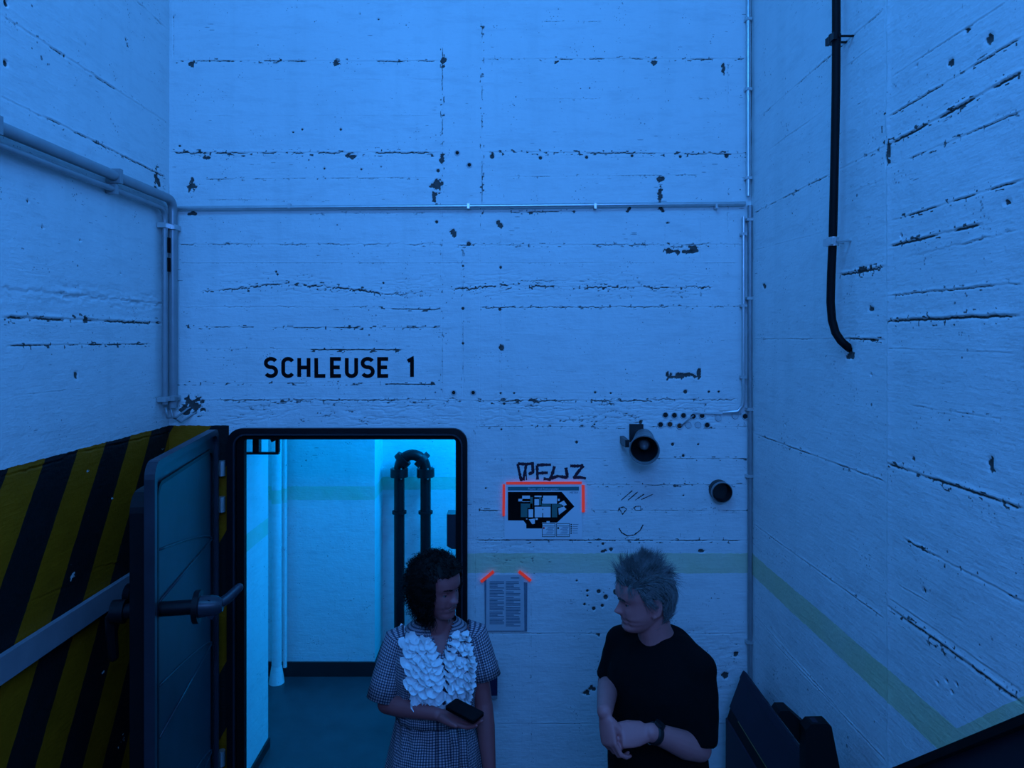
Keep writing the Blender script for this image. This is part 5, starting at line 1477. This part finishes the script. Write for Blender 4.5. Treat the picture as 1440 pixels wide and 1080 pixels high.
    def edges(z, s_):
        if s_ < 0: return (float(np.interp(z, [1.17, 1.25, 1.33, 1.40, 1.42], [-.068, -.096, -.112, -.126, -.118])), float(np.interp(z, [1.17, 1.33, 1.40, 1.42], [.016, .008, -.028, -.044])))
        return (float(np.interp(z, [1.17, 1.33, 1.40, 1.42], [.026, .024, .044, .054])), float(np.interp(z, [1.17, 1.25, 1.33, 1.40, 1.42], [.104, .120, .122, .106, .096])))
    for s_ in (-1, 1):
        z = 1.168; row = 0
        while z < 1.404:
            e0, e1 = edges(z, s_); m_ = max(2, int(round((e1-e0)/.026)))
            for i in range(m_):
                fr = (i+.5 + (.25 if row % 2 else -.25)*(1 if 0 < i < m_-1 else .3))/m_
                place(z + rr.uniform(-.005, .005), e0 + fr*(e1-e0) + rr.uniform(-.004, .004), rr.uniform(-.30, .30))
            z += .0165; row += 1
    # placket, belt and tie
    pk = []
    for z in np.linspace(1.11, 1.325, 14): pk.append(dress_pt(z, .14, .004)[0])
    part('placket', MB().tube(pk, [(.004, .011)]*len(pk), 8, flat=tuple(fw)), 'plaid', dress, 60)
    belt = [dress_pt(1.10, a, .003)[0] for a in np.linspace(0, 2*math.pi, 60)]
    mbv, mbu, mbf = [], [], []
    for i, p in enumerate(belt):
        for h in (-.018, .018): mbv.append(p+Vector((0,0,h))); mbu.append((i*.018, h))
    for i in range(59): mbf.append((2*i, 2*i+2, 2*i+3, 2*i+1))
    uv_part('belt', mbv, mbf, mbu, 'plaid', dress)
    for (a_, dl, ln) in ((.30, .0, .23), (.42, .012, .17)):
        mbv, mbu, mbf = [], [], []
        for i in range(8):
            p = dress_pt(1.09-ln*i/7, a_+.02*math.sin(i), .016)[0] + lw*dl
            for h in (-.014, .014): mbv.append(p+lw*h); mbu.append((h, i*ln/7))
        for i in range(7): mbf.append((2*i, 2*i+1, 2*i+3, 2*i+2))
        uv_part('belt_tie', mbv, mbf, mbu, 'plaid', dress)
    for s_ in (-1, 1):
        fo = MB(); foot(fo, c + lw*(.08*s_) - fw*.015, fw, .25, .045); part('shoe', fo, 'shoe', wo, 180)
    # hair: full dark curly bob
    ctr = np.array([-.012, 0, .115]); rr2 = np.random.default_rng(9)
    def hairy(p):
        x, y, z = p
        if x > .050: return z > .168
        if y < 0 and x > .030: return z > .168 - (.050-x)/.020*.137
        if y >= 0 and x > .012: return z > .168 - (.050-x)/.038*.12
        return z > .020
    nz, nt = 50, 80
    zs2 = np.linspace(.012, H*.9985, nz); th = np.linspace(-math.pi, math.pi, nt, endpoint=False)
    grid = np.stack([hd.surf(np.full(nt, z), th) for z in zs2])
    nrm = grid - ctr; nrm /= np.linalg.norm(nrm, axis=-1, keepdims=True)
    hm = np.array([[hairy(grid[i, j]) for j in range(nt)] for i in range(nz)])
    thick = np.zeros((nz, nt))
    for i in range(nz):
        for j in range(nt):
            x, y, z = grid[i, j]
            back = np.clip((.06-x)/.07, 0, 1)
            tz = np.interp(z, [.01, .04, .09, .15, .2, .215], [.012, .026, .034, .026, .018, .016])
            thick[i, j] = .004 + tz*(.35+.65*back)
    bumpn = fbm(np.tile(th*3.2, (nz, 1)), np.tile(zs2[:, None]*45, (1, nt)), 4, 3)
    capw = hd.world(grid + nrm*(thick*(.75+.5*bumpn))[..., None])
    cm = MB()
    for i in range(nz): cm.v += [tuple(q) for q in capw[i]]
    for i in range(nz-1):
        for j in range(nt):
            j2 = (j+1) % nt
            if hm[i, j] and hm[i, j2] and hm[i+1, j] and hm[i+1, j2]: cm.f.append((i*nt+j, i*nt+j2, (i+1)*nt+j2, (i+1)*nt+j))
    cm.f.append(tuple((nz-1)*nt+j for j in range(nt)))
    hair = part('hair', cm, 'hair_black', wo, 180, 'full dark curly hair to the jaw')
    lst = []
    while len(lst) < 3000:
        i = rr2.integers(0, nz); j = rr2.integers(0, nt)
        if not hm[i, j]: continue
        p = grid[i, j]; n_ = nrm[i, j]; tk = thick[i, j]
        q = p + n_*tk*rr2.uniform(.5, .95)
        low = np.clip((.16-p[2])/.12, 0, 1)
        flow = np.array([-.35, 0, -.9]) + np.array([0, np.sign(p[1])*.15, 0]) if low > 0 else np.array([-.5, 0, .1])
        if p[0] > .02 and p[2] > .13: flow = np.array([-.75, -.35 if p[1] < .02 else .35, .12])
        flow = flow + rr2.normal(0, .25, 3)
        L_ = rr2.uniform(.03, .065)*(.6+.5*low)
        ph = rr2.uniform(0, 6.28); cr = rr2.uniform(.003, .007); pts = []
        d_ = flow*.8 + n_*.35; d_ /= np.linalg.norm(d_)
        e1 = np.cross(d_, n_); e1 /= np.linalg.norm(e1)+1e-6; e2 = np.cross(d_, e1)
        for k_ in range(8):
            t_ = k_/7
            pts.append(q + d_*L_*t_ + e1*cr*math.cos(ph+t_*7)*min(1, t_*3) + e2*cr*math.sin(ph+t_*7)*min(1, t_*3) - n_*.010*t_*t_)
        lst.append([Vector(v) for v in hd.world(np.array(pts))])
    hsb = MB(); strands(lst, hsb, .0017)
    part('hair_strands', hsb, 'hair_black', hair, 180, kind='stuff')
    for sg_ in (-1, 1):
        xs = hd.surf(np.full(200, .104), np.linspace(-1.3, 1.3, 200)); i = np.argmin(abs(xs[:, 1]-sg_*.030))
        ec = Vector(hd.world(np.array([[xs[i, 0]-.0082, sg_*.030, .1035]]))[0])
        e = part('eye', MB().sphere(ec, .0114, 16, 10), 'eye', wo, 180)
        part('iris', MB().sphere(ec + fx*.0068 + fy*(-.001), .0058, 12, 8), 'iris', e, 180)
        lid = [ec + fx*(.0105*math.cos(a)) + fy*(.012*math.sin(a)) + fz*.0050 for a in np.linspace(-1.1, 1.1, 9)]
        part('eyelid', MB().tube(lid, .0032, 8, round_ends=True), 'skin_w', wo, 180)
        br = []
        for k_ in range(50):
            yy = sg_*rr2.uniform(.013, .044); zz_ = .123 + .005*math.sin((abs(yy)-.013)/.031*2.2) + rr2.uniform(-.0014, .0014)
            xs = hd.surf(np.full(160, zz_), np.linspace(-1.3, 1.3, 160)); i = np.argmin(abs(xs[:, 1]-yy)); p = xs[i]
            br.append([Vector(v) for v in hd.world(np.array([p, p + [.003, sg_*.004, .001], p+[.003, sg_*.009, 0]]))])
        bm_ = MB(); strands(br, bm_, .0010); part('eyebrow', bm_, 'hair_black', wo, 180)
    for zc_, r_ in ((.0575, .0035), (.0435, .0042)):
        pts = []
        for yy in np.linspace(-.021, .021, 11):
            xs = hd.surf(np.full(160, zc_), np.linspace(-1.3, 1.3, 160)); i = np.argmin(abs(xs[:, 1]-yy)); p = xs[i].copy()
            p[0] -= .0012; p[2] = zc_ + (.0505-zc_)*(yy/.021)**2; pts.append(Vector(hd.world(p[None])[0]))
        part('lip', MB().tube(pts, [r_*(1-.6*abs(t_)) for t_ in np.linspace(-1, 1, 11)], 8, round_ends=True), 'lip', wo, 180)
    # phone on the palm
    pc = wrR + dR*.098 + Vector((.006, -.012, .038))
    ux = Vector((.80, -.55, -.10)).normalized(); uz = Vector((.12, -.10, 1)).normalized(); uz = (uz-ux*uz.dot(ux)).normalized(); uy = uz.cross(ux)
    ph = thing('phone', 'black phone lying on the open palm of the person in the checked dress', 'phone', pc)
    poly = rrect(-.062, .062, -.032, .032, .009)
    part('phone_body', MB().prism(poly, pc, ux, uy, uz, .010), 'phone', ph, 40)
    part('screen', MB().prism(rrect(-.058, .058, -.029, .029, .008), pc + uz*.0102, ux, uy, uz, .0006), 'phone', ph, None)
    return wo
build_man()
build_woman()
